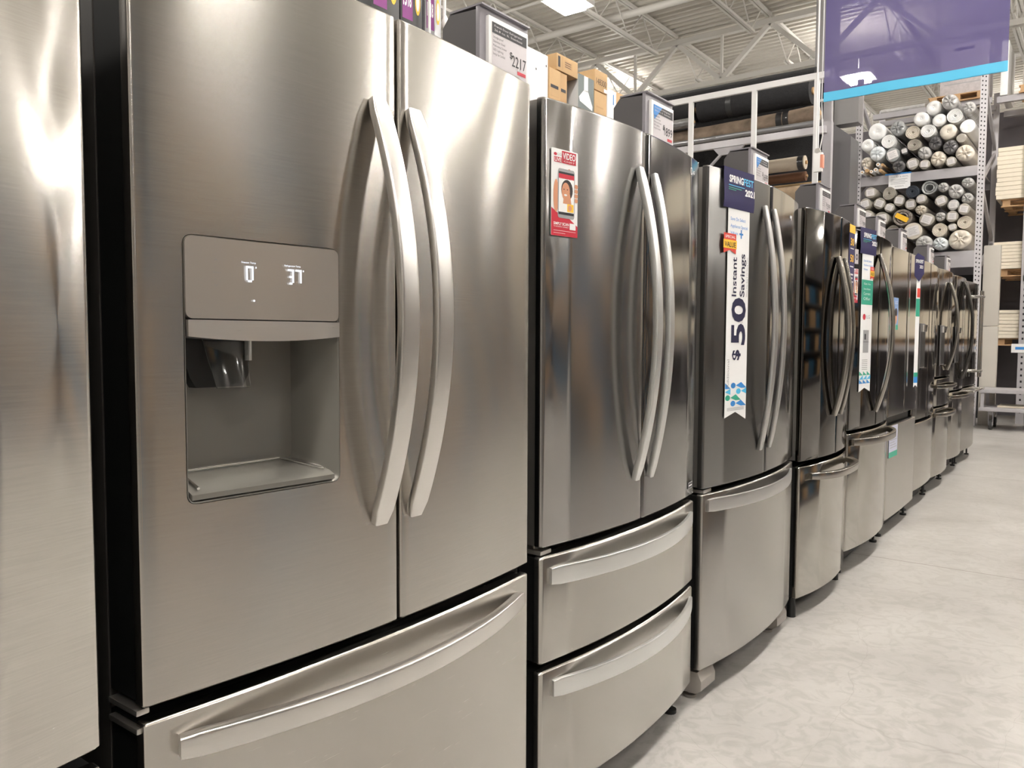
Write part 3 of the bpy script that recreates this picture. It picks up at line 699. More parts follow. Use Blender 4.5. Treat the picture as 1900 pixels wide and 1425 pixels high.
# ------------------------------------------------------------------ streamers and cards
def streamer(f, y0, y1, hz, zb, label, kind):
    c = (y0+y1)/2
    t = thing('savings_streamer', label, 'streamer', (f.sx(c), c, zb), 'promotional streamers hung over the doors')
    fr = f.frame(y0, y1, .006, 0); W = math.hypot(y1-y0, f.sx(y1)-f.sx(y0))
    top = 1.768
    # navy hood, folded over the door top
    mb = MB(); V = []; N = 8
    for i in range(N+1):
        v = hz+(top-hz)*i/N
        for u in (0, W): V.append(fr.p(u, v, -.001+.004*math.sin(i*.6)*(1-i/N)))
    for u in (0, W): V.append(fr.p(u, top+.001, -.05))
    F = [(2*i, 2*i+1, 2*i+3, 2*i+2) for i in range(N+1)]
    q = len(V); V2 = [Vector(v)-fr.N*.0008 - Vector((0, 0, .0008)) for v in V]
    F += [tuple(j+q for j in reversed(a)) for a in F[:N+1]]
    mb.add(V+V2, F); hood = mb.build('hood', M_navy, t, 60)
    P = Print(fr); P.n = .0055; h = top-hz
    P.text('SPRING', W*.08, hz+h*.62, h*.17, M_paper, width=W*.46, bold=.035); P.text('FEST', W*.55, hz+h*.62, h*.17, M_cyan, width=W*.33, bold=.02)
    P.rect(W*.10, W*.62, hz+h*.545, hz+h*.565, M_cyan)
    P.rect(W*.10, W*.52, hz+h*.485, hz+h*.505, M_green); P.rect(W*.10, W*.34, hz+h*.44, hz+h*.455, M_green)
    P.text('2021', W*.60, hz+h*.36, h*.16, M_paper, width=W*.32, bold=.035)
    par(P.build('hood_lettering', t), hood, t)
    # white strip below
    s0, s1 = W*.17, W*.88
    fs = Frame(fr.p(s0, 0, -.0025), fr.U); w = s1-s0
    st = card(fs, [(0, zb+.012), (w*.5, zb+.030), (w, zb), (w, hz+.03), (0, hz+.03)] if kind == 'fifty' else [(0, zb), (w*.5, zb+.022), (w, zb), (w, hz+.03), (0, hz+.03)], .0008, 'strip', M_paper, t)
    P = Print(fs); P.n = .0005; H = hz-zb
    if kind == 'fifty':
        for k, s_ in enumerate(('Save On Select', 'Appliance Special', 'Values')): P.text(s_, w*.10, hz-.040-.024*k, .011, M_blue, width=w*(.70, .80, .35)[k])
        P.rect(w*.52, w*.70, hz-.086, hz-.080, M_blue); P.rect(w*.585, w*.635, hz-.098, hz-.068, M_blue)
        P.text('Instant', w*.42, hz-.30, .032, M_nink, width=.135, rot=90, bold=.012)
        P.text('Savings', w*.80, hz-.30, .032, M_nink, width=.150, rot=90, bold=.012)
        P.text('When You Buy 2 Or More Items', w*.95, hz-.30, .008, M_grey, width=.14, rot=90)
        P.text('$', w*.62, zb+.212, .050, M_nink, rot=90, bold=.03); P.text('50', w*.86, zb+.265, .095, M_nink, width=.165, rot=90, bold=.03)
        P.text('Additional', w*.16, zb+.115, .014, M_grey, width=.10, rot=90)
        par(P.build('offer_text', t), st, t); P = Print(fs); P.n = .0005
        ox, oz, cs = .0, zb+.050, w/4
        for i in range(4):
            for j in range(4):
                m_ = (M_blue, M_cyan, M_green, M_nink)[(i*3+j*2) % 3] if (i+j*2) % 5 else M_paper
                u, v = ox+i*cs, oz+j*cs*.55
                if (i+j) % 3 == 0: P.poly([(u, v), (u+cs, v), (u, v+cs*.55)], m_)
                elif (i+j) % 3 == 1: P.ell(u+cs/2, v+cs*.27, cs*.45, cs*.26, m_)
                else: P.poly([(u+cs, v), (u+cs, v+cs*.55), (u, v+cs*.27)], m_)
        for k in range(4): P.rect(w*.1, w*.9, zb+.036+.003*k, zb+.0372+.003*k, M_grey)
    else:
        for k, s_ in enumerate(('Save On Select', 'Appliance Special', 'Values')): P.text(s_, w*.12, hz-.040-.022*k, .010, M_blue, width=w*(.70, .80, .35)[k])
        P.rect(0, w, hz-.265, hz-.135, M_green)
        for k, s_ in enumerate(('Get An', 'Extra Rebate', 'Current', 'Offer')): P.text(s_, w*.18, hz-.160-.027*k, (.010, .010, .015, .015)[k], M_paper, width=w*.6, n=.001)
        P.ell(w*.3, hz-.33, w*.13, .016, M_red); P.text('LG', w*.5, hz-.338, .018, M_grey, width=w*.3)
        P.rect(w*.25, w*.75, hz-.52, hz-.40, M_grey); P.rect(w*.25, w*.75, hz-.464, hz-.462, M_ink, .001); P.rect(w*.36, w*.5, hz-.45, hz-.42, M_ink, .001)
        for k in range(6): P.rect(w*.2, w*.7, hz-.56-.010*k, hz-.557-.010*k, M_grey)
        par(P.build('offer_text', t), st, t); P = Print(fs); P.n = .0005
        cs = w/3
        for i in range(3):
            for j in range(3): P.poly([(i*cs, zb+.045+j*.022), (i*cs+cs, zb+.045+j*.022), (i*cs+(j % 2)*cs, zb+.067+j*.022)], (M_blue, M_cyan, M_green)[j])
    par(P.build('pattern_print', t), st, t)
    # value badge
    if kind == 'fifty':
        bu, bz = -w*.20, hz-.155; bw = .085
    else: bu, bz = w*.72, hz-.13; bw = .05
    fb = Frame(fs.p(bu, bz, .0022), fs.U)
    bd = card(fb, [(0, 0), (bw/2, .012), (bw, 0), (bw, .068), (0, .068)], .0008, 'value_badge', M_orange, t)
    P = Print(fb); P.n = .0005; P.rect(-.004, bw+.004, .017, .046, M_yellow); P.text('VALUE', .004, .022, .017, M_ink, width=bw-.008, bold=.015, n=.001); P.text('SPECIAL', .008, .052, .009, M_paper, width=bw-.016, bold=.01, n=.001)
    par(P.build('badge_print', t), bd, t)
    return t
streamer(f3, 2.598, 2.812, 1.634, .900, 'navy and white streamer reading $50 Instant Savings on the slate grey door', 'fifty')
streamer(f5, 4.420, 4.640, 1.634, .905, 'navy and white streamer with a green panel on the fifth refrigerator', 'green')

def video_card(f, y0, y1, z0, z1, label):
    t = thing('advert_card', label, 'advert card', (f.sx(y0), y0, z0))
    fr = f.frame(y0, y1, .0035, z0); W = (fr.p(0, 0)-Vector((f.sx(y1), y1, z0))).length; H = z1-z0
    W = math.hypot(y1-y0, f.sx(y1)-f.sx(y0))
    card(fr, [(a-y0 if False else a, b) for a, b in [(q[0], q[1]) for q in rr(0, W, 0, H, .003)]], .0012, 'backing', M_paper, t)
    P = Print(fr); P.n = .0005
    def u(a): return a*W
    def v(b): return b*H
    P.poly([(u(0), v(0)), (u(1), v(0)), (u(1), v(.13)), (u(.65), v(.22)), (u(.3), v(.25)), (u(0), v(.32))], M_red)
    P.ell(u(.14), v(.935), u(.06), v(.018), M_red); P.text('LG', u(.22), v(.925), v(.03), M_grey, width=u(.14))
    P.rect(u(.38), u(.92), v(.845), v(.985), M_red); P.text('VIDEO', u(.41), v(.895), v(.072), M_paper, width=u(.48), bold=.02, n=.001)
    P.text('CHAT', u(.45), v(.86), v(.018), M_paper, width=u(.42), n=.001)
    P.rect(u(.09), u(.37), v(.845), v(.905), M_red); P.text('LIVE', u(.11), v(.855), v(.042), M_paper, width=u(.24), bold=.02, n=.001)
    # hand behind the phone, phone, smiling caller
    P.ell(u(.17), v(.46), u(.10), v(.19), M_skin, .0008); P.ell(u(.66), v(.765), u(.06), v(.025), M_skin, .0008)
    for k in range(4): P.ell(u(.93), v(.60-.055*k), u(.07), v(.026), M_skin, .0008)
    P.poly([(u(.23)+a*u(.64), v(.21)+b*v(.57)) for a, b in rr(0, 1, 0, 1, .09)], M_grey, .001)
    P.rect(u(.26), u(.84), v(.25), v(.745), M_ink, .0013); P.rect(u(.26), u(.84), v(.28), v(.67), M_paper, .0015)
    P.rect(u(.26), u(.84), v(.665), v(.72), M_red, .0015)
    P.ell(u(.57), v(.54), u(.22), v(.12), M_hair, .0018); P.poly([(u(.42), v(.38)), (u(.74), v(.38)), (u(.68), v(.50)), (u(.46), v(.50))], M_skin, .0019)
    P.ell(u(.52), v(.52), u(.155), v(.105), M_skin, .0021); P.ell(u(.51), v(.48), u(.06), v(.012), M_paper, .0023)
    for a in (.45, .58): P.ell(u(a), v(.545), u(.025), v(.006), M_hair, .0023)
    P.rect(u(.58), u(.82), v(.29), v(.38), M_yellow, .0021); P.ell(u(.68), v(.335), u(.07), v(.035), M_skin, .0023)
    P.text('SIMPLY SCAN', u(.08), v(.125), v(.032), M_paper, width=u(.58), bold=.02, n=.001)
    P.text('TO INSTANTLY CONNECT', u(.08), v(.10), v(.014), M_paper, width=u(.58), n=.001)
    for k in range(2): P.rect(u(.08), u(.92-.4*k), v(.058-.028*k), v(.062-.028*k), M_paper, .001)
    P.rect(u(.69), u(.92), v(.085), v(.16), M_paper, .001)
    P.build('card_print', t)
    return t
video_card(f2, 1.588, 1.682, 1.434, 1.640, 'red and white live video card with a smiling caller on the two-drawer refrigerator')
video_card(f5, 4.365+.0, 4.425-.01, 1.375, 1.550, 'small red and white video card on the fifth refrigerator beside its streamer')
# energy label on fifth
t = thing('energy_label', 'small grey label above the video card on the fifth refrigerator', 'label', (f5.sx(4.38), 4.38, 1.57))
fr = f5.frame(4.372, 4.412, .0035, 1.575); card(fr, [(0, 0), (.04, 0), (.04, .075), (0, .075)], .001, 'backing', M_screen, t)
P = Print(fr); P.ell(.02, .035, .012, .016, M_ink); P.ell(.02, .035, .006, .008, M_screen, .001); P.build('label_print', t)
# navy yellow strip on fourth's right door
t = thing('offer_card', 'tall navy card with a yellow top on the right edge of the narrow bowed refrigerator', 'advert card', (-1.046, 4.15, 1.39))
fr = Frame((-1.0455, 4.105, 0), (0, 1, 0)); W = .105; card(fr, [(0, 1.39), (W, 1.39), (W, 1.745), (0, 1.745)], .001, 'backing', M_navy, t)
P = Print(fr); P.rect(0, W, 1.705, 1.745, M_yellow); P.text('30', W*.2, 1.645, .035, M_yellow, width=W*.6, bold=.02); P.text('50', W*.2, 1.565, .035, M_yellow, width=W*.6, bold=.02)
P.rect(W*.2, W*.8, 1.628, 1.632, M_paper); P.rect(W*.2, W*.8, 1.54, 1.545, M_paper)
for k in range(5): P.rect(W*.2, W*(.8-.1*(k % 2)), 1.50-.018*k, 1.508-.018*k, M_paper)
P.rect(W*.35, W*.6, 1.40, 1.425, M_paper); P.build('card_print', t)
# sixth: hanging streamer seen edge on, blue card, lower sheet
t = thing('savings_streamer', 'curled navy and white streamer on the right door of the flat mirror steel refrigerator', 'streamer', (f6.sx(5.98), 5.98, .85), 'promotional streamers hung over the doors')
fr = Frame((f6.sx(5.95)+.012, 5.92, 0), (.25, 1, 0)); W = .14
hd = card(fr, [(0, 1.61), (W*.5, 1.575), (W, 1.63), (W, 1.745), (W*.3, 1.765), (0, 1.74)], .001, 'hood', M_navy, t)
P = Print(fr); P.text('SPRINGFEST', W*.08, 1.70, .022, M_paper, width=W*.8, bold=.03); P.text('2021', W*.5, 1.665, .02, M_paper, width=W*.36, bold=.03); par(P.build('hood_lettering', t), hd, t)
fs = Frame(fr.p(W*.3, 0, -.003), fr.U); st = card(fs, [(0, .86), (W*.2, .875), (W*.4, .86), (W*.4, 1.60), (0, 1.60)], .001, 'strip', M_paper, t)
P = Print(fs); w = W*.4; P.rect(0, w, 1.34, 1.46, M_green); P.rect(w*.2, w, 1.47, 1.53, M_orange); P.rect(0, w, .89, .93, M_blue); P.rect(0, w, .93, .96, M_green); par(P.build('strip_print', t), st, t)
t = thing('advert_card', 'blue card with a small photo on the left door of the flat mirror steel refrigerator', 'advert card', (f6.sx(5.4), 5.4, 1.24))
fr = f6.frame(5.385, 5.505, .003, 1.245); card(fr, [(0, 0), (.12, 0), (.12, .20), (0, .20)], .001, 'backing', plain('sky_print', (.22, .35, .62), .45), t)
P = Print(fr); P.rect(0, .12, 0, .03, M_green); P.ell(.06, .08, .03, .045, M_skin); P.ell(.06, .11, .032, .025, M_hair, .001); P.text('LG', .03, .16, .02, M_paper, width=.06); P.build('card_print', t)
t = thing('paper_sheet', 'pale lilac sheet with a teal foot on the flat steel refrigerator drawer', 'sheet', (f6.sx(5.4), 5.4, .44))
fr = f6.frame(5.375, 5.60, .003, .44); card(fr, [(0, 0), (.22, 0), (.22, .20), (0, .20)], .001, 'backing', plain('lilac_paper', (.55, .56, .70), .5), t)
P = Print(fr); P.rect(0, .22, 0, .035, M_green)
for k in range(8): P.rect(.02, .2-.03*(k % 3), .06+.016*k, .064+.016*k, M_grey)
P.build('sheet_print', t)

# ------------------------------------------------------------------ shelf behind the row and its boxes
t = thing('gondola_shelf', 'dark grey storage gondola standing behind the row of refrigerators', 'shelving', (-2.5, 2.5, 0))
MB().box(-2.95, -1.98, -.6, 4.6, ZF, .12, r=.005).build('base', M_greybox, t)
MB().box(-2.95, -2.90, -.6, 4.6, .12, 2.10).build('back_panel', M_greybox, t, 0)
for y in (-.6, 1.1, 2.8, 4.55): MB().box(-2.90, -1.99, y, y+.05, .12, 2.06).build('side_panel', M_greybox, t, 0)
for z in (.7, 1.3, 2.06): MB().box(-2.90, -1.98, -.6, 4.6, z, z+.035).build('shelf', M_greybox, t, 0)
ZT = 2.0965
def carton(y0, y1, z0, z1, depth, mat, label, deco=None, x=-2.2, name='cardboard_box', tape=True, group=None):
    t = thing(name, label, 'box', (x-depth/2, (y0+y1)/2, z0), group)
    MB().box(x-depth, x, y0, y1, z0, z1, r=.004).build('carton', mat, t)
    fr = Frame((x+.0004, y0, z0), (0, 1, 0)); P = Print(fr); P.n = .0003
    W, H = y1-y0, z1-z0
    if deco: deco(P, W, H)
    fr2 = Frame((x-depth, y0-.0004, z0), (1, 0, 0)); P2 = Print(fr2); P2.n = .0003
    if deco and deco.__name__ == 'd_a': P2.rect(depth-.10, depth-.06, H*.25, H*.8, M_ink)
    if P.mb.v: P.build('box_print', t)
    if P2.mb.v: P2.build('side_print', t)
    return t
def d_w(P, W, H):
    for a, b in ((.4, .80), (.9, .88), (.3, .08), (.8, .05)): P.ell(W*a, H*b, .004, .006, M_ink)
def d_a(P, W, H):
    P.rect(W*.06, W*.16, H*.2, H*.85, M_ink); P.rect(W*.24, W*.28, H*.1, H*.9, M_card2); P.rect(W*.36, W*.72, H*.3, H*.75, M_card2)
    for k in range(3): P.rect(W*.38, W*.66, H*(.62-.13*k), H*(.66-.13*k), M_hair, .0006)
def d_b(P, W, H):
    P.rect(W*.12, W*.8, H*.76, H*.80, M_ink)
    for k in range(3): P.rect(W*.12, W*.85, H*(.66-.04*k), H*(.665-.04*k), M_card2)
    P.ell(W*.5, H*.40, W*.36, H*.10, M_card2); P.ell(W*.5, H*.40, W*.32, H*.085, M_card, .0006)
def d_hood(P, W, H):
    g = plain('photo_grey', (.18, .21, .21), .5)
    P.rect(0, W, H*.36, H, g); P.rect(W*.36, W*.62, H*.82, H*1.0, M_paper, .0006)
    P.poly([(W*.10, H*.68), (W*.9, H*.62), (W*.92, H*.67), (W*.62, H*.83), (W*.36, H*.83), (W*.05, H*.73)], M_paper, .0006)
    for k in range(2): P.rect(W*.22, W*.72-.02*k, H*(.54-.08*k), H*(.59-.08*k), M_paper, .0008)
    P.rect(W*.12, W*.48, H*.16, H*.26, M_ink); P.rect(W*.28, W*.38, H*.04, H*.16, M_grey)
    for k in range(4): P.rect(W*.55, W*.9, H*(.28-.03*k), H*(.285-.03*k), M_grey)
def d_num(P, W, H):
    P.text('148300', W*.10, H*.30, H*.30, M_hair, width=W*.8, bold=-.005)
    P.rect(W*.04, W*.96, H*.74, H*.75, M_card2); P.rect(W*.72, W*.98, H*.04, H*.22, M_paper)
def d_f(P, W, H):
    P.rect(W*.15, W*.7, H*.78, H*.80, M_card2); P.text('H5.10', W*.14, H*.60, H*.10, M_orange, width=W*.5); P.poly([(W*.12, H*.46), (W*.5, H*.49), (W*.85, H*.43), (W*.5, H*.47)], M_hair)
    P.rect(W*.6, W*.95, H*.02, H*.14, M_paper)
def d_g(P, W, H):
    P.rect(W*.62, W*.72, H*.82, H*.95, M_blue); P.rect(W*.3, W*.85, H*.60, H*.64, M_hair); P.rect(W*.35, W*.7, H*.36, H*.365, M_grey)
def d_bulb(k):
    def f(P, W, H):
        P.rect(W*.08, W*.55, H*.60, H*.90, M_purple); P.rect(W*.08, W*.55, H*.50, H*.56, M_yellow)
        P.text(('50', '15', '15')[k], W*.12, H*.70, H*.10, M_paper, width=W*.16, bold=.03, n=.0006); P.text(('70', '18', '18')[k], W*.33, H*.70, H*.10, M_paper, width=W*.16, bold=.03, n=.0006)
        P.ell(W*.78, H*.76, W*.12, H*.10, M_yellow); P.ell(W*.78, H*.76, W*.08, H*.07, M_paper, .0006)
    return f
M_whitebox = plain('white_box', (.85, .85, .85), .5)
M_blackbox = plain('black_box', (.02, .02, .022), .35, coat=.3)
carton(3.030, 3.194, ZT, 2.523, .34, M_whitebox, 'plain white box at the left end of the boxes above the two-drawer refrigerator', d_w, name='white_box')
carton(3.268, 3.458, 2.483, 2.562, .30, M_card, 'long brown carton lying on top of two upright cartons', d_a)
carton(3.205, 3.302, ZT, 2.478, .30, M_card, 'tall brown upright carton right beside the plain white box', d_b)
carton(3.306, 3.368, ZT, 2.480, .28, M_card2, 'narrow brown upright carton under the middle of the lying carton', d_b, x=-2.205)
carton(3.372, 3.440, ZT, 2.460, .30, M_blackbox, 'black box in the shade under the right end of the lying carton', None, x=-2.25, name='black_box')
carton(3.462, 3.612, ZT, 2.515, .30, plain('hood_box_white', (.78, .78, .78), .45), 'white and grey box picturing a range hood', d_hood, name='appliance_box')
carton(3.622, 3.749, 2.475, 2.580, .34, M_card, 'brown carton with big handwritten numbers, upper of two stacked', d_num)
carton(3.620, 3.745, ZT, 2.470, .30, M_card, 'brown carton with a red stamp beneath the one with handwritten numbers', d_f)
carton(3.752, 3.846, ZT, 2.512, .26, M_whitebox, 'narrow white box with a small blue mark near the end of the boxes', d_g, name='white_box')
carton(3.850, 4.02, ZT, 2.525, .30, M_card, 'brown carton at the right end, partly behind the $1899 sign', None, x=-2.215)
carton(2.06, 2.205, ZT, 2.60, .25, M_blackbox, 'black bulb carton with purple 50 and 70 panels above the first refrigerator', d_bulb(0), name='bulb_box')
carton(2.21, 2.33, ZT, 2.60, .25, M_blackbox, 'black bulb carton with a pink panel left of the white strip', d_bulb(1), name='bulb_box')
carton(2.345, 2.44, ZT, 2.60, .25, plain('silver_box', (.35, .35, .36), .3, metal=.5), 'silver and black bulb carton beside the last white strip, next to the $2217 sign', d_bulb(2), name='bulb_box')
MB().tube([(-2.17, 2.337, ZT), (-2.17, 2.337, 2.62)], .006, 8).build('price_strip', M_white, tags=('thin white upright strip between the bulb cartons', 'strip'))
mb = MB().tube([(-2.17, 2.425, ZT), (-2.17, 2.425, 2.62)], .007, 8)
mb.tube([(-2.165, 2.425, 2.40), (-2.165, 2.425, 2.42), (-2.165, 2.425, 2.44), (-2.165, 2.425, 2.46)], 1, 12, rs=[(.004, .004), (.014, .014), (.014, .014), (.004, .004)])
mb.build('price_strip', M_white, tags=('white upright strip with an oval knob beside the $2217 sign', 'strip'))

# ------------------------------------------------------------------ carpet rack with big rolls (behind the row)
def crumple(mb_pts, amp): return mb_pts
def long_roll(p0, p1, r, mat, name, label, bands=(), squash=1, sag=0, group='long carpet rolls on the horizontal rack'):
    t = thing(name, label, 'carpet roll', ((p0[0]+p1[0])/2, (p0[1]+p1[1])/2, (p0[2]+p1[2])/2-r), group)
    p0, p1 = Vector(p0), Vector(p1); N = 24; mb = MB()
    pts = [p0.lerp(p1, i/N)+Vector((0, 0, -sag*(1-(2*i/N-1)**2))) for i in range(N+1)]
    rs = [(r*squash*(1+.02*math.sin(i*1.7)), r*(1+.02*math.cos(i*2.3))) for i in range(N+1)]
    mb.tube(pts, 1, 28, rs=rs); mb.build('pile', mat, t)
    if mat is not M_tubeg:
        d = (p1-p0).normalized()
        for e, s_ in ((p0, -1), (p1, 1)): MB().tube([e+d*s_*.001, e+d*s_*.02], r*.28, 14).build('core', M_card2, t)
    for b in bands:
        c = p0.lerp(p1, b); d = (p1-p0).normalized()*.035; c += Vector((0, 0, -sag*(1-(2*b-1)**2)))
        MB().tube([c-d, c+d], (r*squash*1.03, r*1.03), 28).build('strap', M_blackbox, t)
    return t
M_carpk = plain('charcoal_carpet', (.022, .022, .024), .95, bump=.006, bs=60, var=.3, vs=30)
M_carpb = plain('mottled_brown_carpet', (.25, .19, .14), .9, var=.8, vs=7, bump=.004)
M_carpc = plain('cream_carpet', (.52, .45, .36), .9, var=.15, vs=8, bump=.004)
M_carpr = plain('rust_carpet', (.13, .06, .03), .9, var=.3)
M_carpo = plain('ochre_carpet', (.30, .20, .09), .9, var=.3)
M_carpt = plain('tan_carpet', (.44, .33, .22), .9, var=.25, vs=20, bump=.004)
M_tubeg = plain('grey_tube', (.30, .30, .31), .3, metal=.6)
M_silver = plain('silver_wrap', (.30, .30, .30), .25, metal=.5, bump=.02, bs=12)
YR = 10.0
long_roll((-4.45, YR, 4.165), (-3.02, YR, 4.165), .155, M_carpk, 'carpet_roll', 'thick charcoal carpet roll behind the white frame, right hand length', bands=(.30,))
long_roll((-6.2, YR, 4.18), (-4.52, YR, 4.18), .150, M_carpk, 'carpet_roll', 'thick charcoal carpet roll behind the white frame, left hand length')
long_roll((-6.2, YR+.25, 4.44), (-3.05, YR+.25, 4.42), .10, M_carpk, 'carpet_roll', 'charcoal carpet roll topmost on the rack, above the white beam')
long_roll((-6.2, YR-.02, 3.86), (-2.93, YR-.02, 3.885), .098, M_carpb, 'carpet_roll', 'mottled brown carpet roll with two black straps', bands=(.86, .885), sag=.03)
long_roll((-5.4, YR-.16, 3.985), (-4.48, YR-.16, 3.99), .065, M_silver, 'wrapped_roll', 'crumpled silver plastic wrapped roll lying on the brown carpet roll')
long_roll((-6.2, YR-.3, 3.70), (-2.80, YR-.3, 3.70), .033, M_tubeg, 'support_tube', 'long grey metal support tube under the brown carpet roll', group=None)
long_roll((-6.2, YR, 3.31), (-3.08, YR, 3.325), .082, M_carpc, 'carpet_roll', 'cream carpet roll on a grey core under the open part of the rack', bands=(.985,))
long_roll((-6.2, YR+.1, 3.17), (-3.10, YR+.1, 3.18), .058, M_carpr, 'carpet_roll', 'rust brown carpet roll below the cream roll')
long_roll((-6.2, YR+.2, 3.06), (-2.92, YR+.2, 3.07), .050, M_carpo, 'carpet_roll', 'ochre carpet roll between the rust roll and the tan roll')
long_roll((-6.2, YR-.15, 2.90), (-3.00, YR-.15, 2.93), .095, M_carpt, 'carpet_roll', 'tan carpet roll at the bottom right behind the sign')
long_roll((-6.2, YR-.35, 2.66), (-3.2, YR-.35, 2.66), .095, M_carpc, 'carpet_roll', 'cream carpet roll low behind the slate grey refrigerator')
# rack itself
t = thing('carpet_rack', 'dark grey horizontal rack carrying long carpet rolls behind the refrigerators', 'rack', (-4.8, 10.3, 0))
for x, y in ((-6.6, 9.55), (-6.6, 10.75), (-2.70, 9.55), (-3.04, 10.75)):
    if 1: MB().box(x-.05, x+.05, y-.04, y+.04, ZF, 4.62 if y > 10 else 3.65, r=.004).build('upright', M_rackg, t)
MB().box(-6.6, -2.7, 9.47, 9.53, 3.52, 3.60).build('front_beam', M_racklt, t, 0)
for z in (.5, 1.5, 2.45, 2.52+.0): 
    if z < 2.5: MB().box(-6.6, -2.7, 9.5, 10.8, z, z+.05).build('shelf', M_rackg, t, 0)
MB().box(-6.7, -3.08, 10.80, 10.86, ZF, 4.48).build('back_cloth', M_carpk, t, 0)
# gusset and braces under the beam
mb = MB().prism([(-4.05, 3.52), (-3.65, 3.52), (-3.73, 3.43), (-3.97, 3.43)], 9.48, 9.51, 'y')
for s_ in (-1, 1): mb.tube([(-3.85+s_*.08, 9.495, 3.46), (-3.85+s_*.42, 9.495, 3.14)], .02, 6)
mb.build('brace', M_rackg, t, 20)
# white tube frame
t = thing('display_frame', 'white steel tube frame standing in front of the long carpet rolls', 'frame', (-3.7, 9.38, 0))
MB().box(-6.2, -2.66, 9.36, 9.40, 4.10, 4.17).build('top_rail', M_wfr, t, 0)
for x in (-5.1, -4.30, -3.50, -2.78): MB().box(x-.028, x+.028, 9.36, 9.40, ZF, 4.10).build('upright', M_wfr, t, 0)

M_col = plain('column_grey', (.27, .26, .26), .4); M_col2 = plain('shroud_grey', (.15, .145, .15), .4, var=.1, vs=2)
# steel column behind the rack, left of carpet rack
t = thing('steel_column', 'grey boxed building column between the two carpet racks', 'column', (-3.45, 12.4, 0))
MB().box(-3.66, -3.42, 12.2, 12.6, ZF, 7.5, r=.01).build('column_case', M_col, t)
MB().prism([(-3.44, ZF), (-3.14, ZF), (-3.14, 4.10), (-3.38, 4.30), (-3.44, 4.30)], 12.25, 12.7, 'y').build('lower_shroud', M_col2, t, 20)
MB().box(-3.41, -3.07, 12.35, 12.6, 4.31, 4.72, r=.004).build('upper_case', M_col, t)

# ------------------------------------------------------------------ rack with ends of carpet rolls
YF = 13.18; XL, XR = -3.255, -1.60
t = thing('pallet_rack', 'tall grey perforated storage rack full of carpet remnant rolls', 'rack', ((XL+XR)/2, YF+.5, 0))
def post(x, y, z1, sgn):
    p = MB().box(x-.045, x+.045, y-.03, y+.03, ZF, z1).build('upright', M_racklt, t, 0)
    mb = MB(); z = .1
    while z < z1-.05:
        for k, dx in enumerate((-.02, .02)):
            zz = z+(0 if k else .012)
            a = [(x+dx+.009*math.cos(q*math.pi/3), zz+.013*math.sin(q*math.pi/3)) for q in range(6)]
            mb.add([(u, y-.0312, v) for u, v in a], [tuple(range(6))])
            a = [(y+dx*.6+.007*math.cos(q*math.pi/3), zz+.013*math.sin(q*math.pi/3)) for q in range(6)]
        z += .062
    par(mb.build('punched_holes', M_hole, t, 0), p, t)
post(XL, YF, 5.15, 1); post(XR, YF, 5.15, 1)
for x in (XL, XR): MB().box(x-.04, x+.04, YF+1.42, YF+1.48, ZF, 5.0).build('rear_upright', M_racklt, t, 0)
for x in (XL, XR):
    for z0, z1 in ((4.85, 4.15), (3.45, 4.05), (3.40, 2.75), (2.2, 2.65), (1.9, 1.2)):
        MB().tube([(x+.0, YF+.03, z0), (x+.0, YF+1.42, z1)], (.02, .035), 4, sx=[(1, 1), (-1, 1), (-1, -1), (1, -1)], upv=(1, 0, 0)).build('side_brace', M_rackg, t, 0)
for z0, z1 in ((3.515, 3.655), (2.22, 2.455), (4.80, 4.86)):
    if z1 < 4: 
        MB().box(XL+.045, XR-.045, YF-.03, YF+.03, z0, z1, r=.004).build('front_beam', M_rackg, t)
    if z1 < 4: MB().box(XL+.045, XR-.045, YF+.03, YF+1.4, z1-.03, z1).build('deck', M_rackg, t, 0)
MB().box(XL+.045, XR-.045, YF+1.40, YF+1.44, 3.52, 3.65).build('rear_beam', M_rackg, t, 0)
for x in (-2.95, -2.10): MB().box(x-.03, x+.03, YF+.05, YF+.10, ZF, 2.22).build('inner_post', M_rackg, t, 0)
MB().box(XL+.05, XR-.05, YF+1.30, YF+1.33, ZF, 2.2).build('dark_void_sheet', M_hole, t, 0)  # black sheet standing in for the dark void under the lower shelf
for y in (14.0, 14.50): MB().box(XL, XR, y, y+.09, 4.72, 4.80).build('top_beam', M_rackg, t, 0)
# info card on the beam
ti = thing('info_card', 'white information card with a blue edge on the upper shelf beam of the rack', 'sign', (-2.65, YF-.04, 3.43))
fr = Frame((-2.81, YF-.034, 3.43), (1, 0, 0)); card(fr, rr(0, .30, 0, .235, .02), .002, 'backing', M_paper, ti)
P = Print(fr); P.rect(-.05, .31, .215, .237, M_blue, .001); P.text('CARPET & VINYL', .03, .17, .02, M_grey, width=.24)
for k in range(4): P.rect(.03, .26-.03*(k % 2), .14-.022*k, .146-.022*k, M_grey)
P.text('REMNANTS', .09, .03, .018, M_grey, width=.12); P.build('card_print', ti)

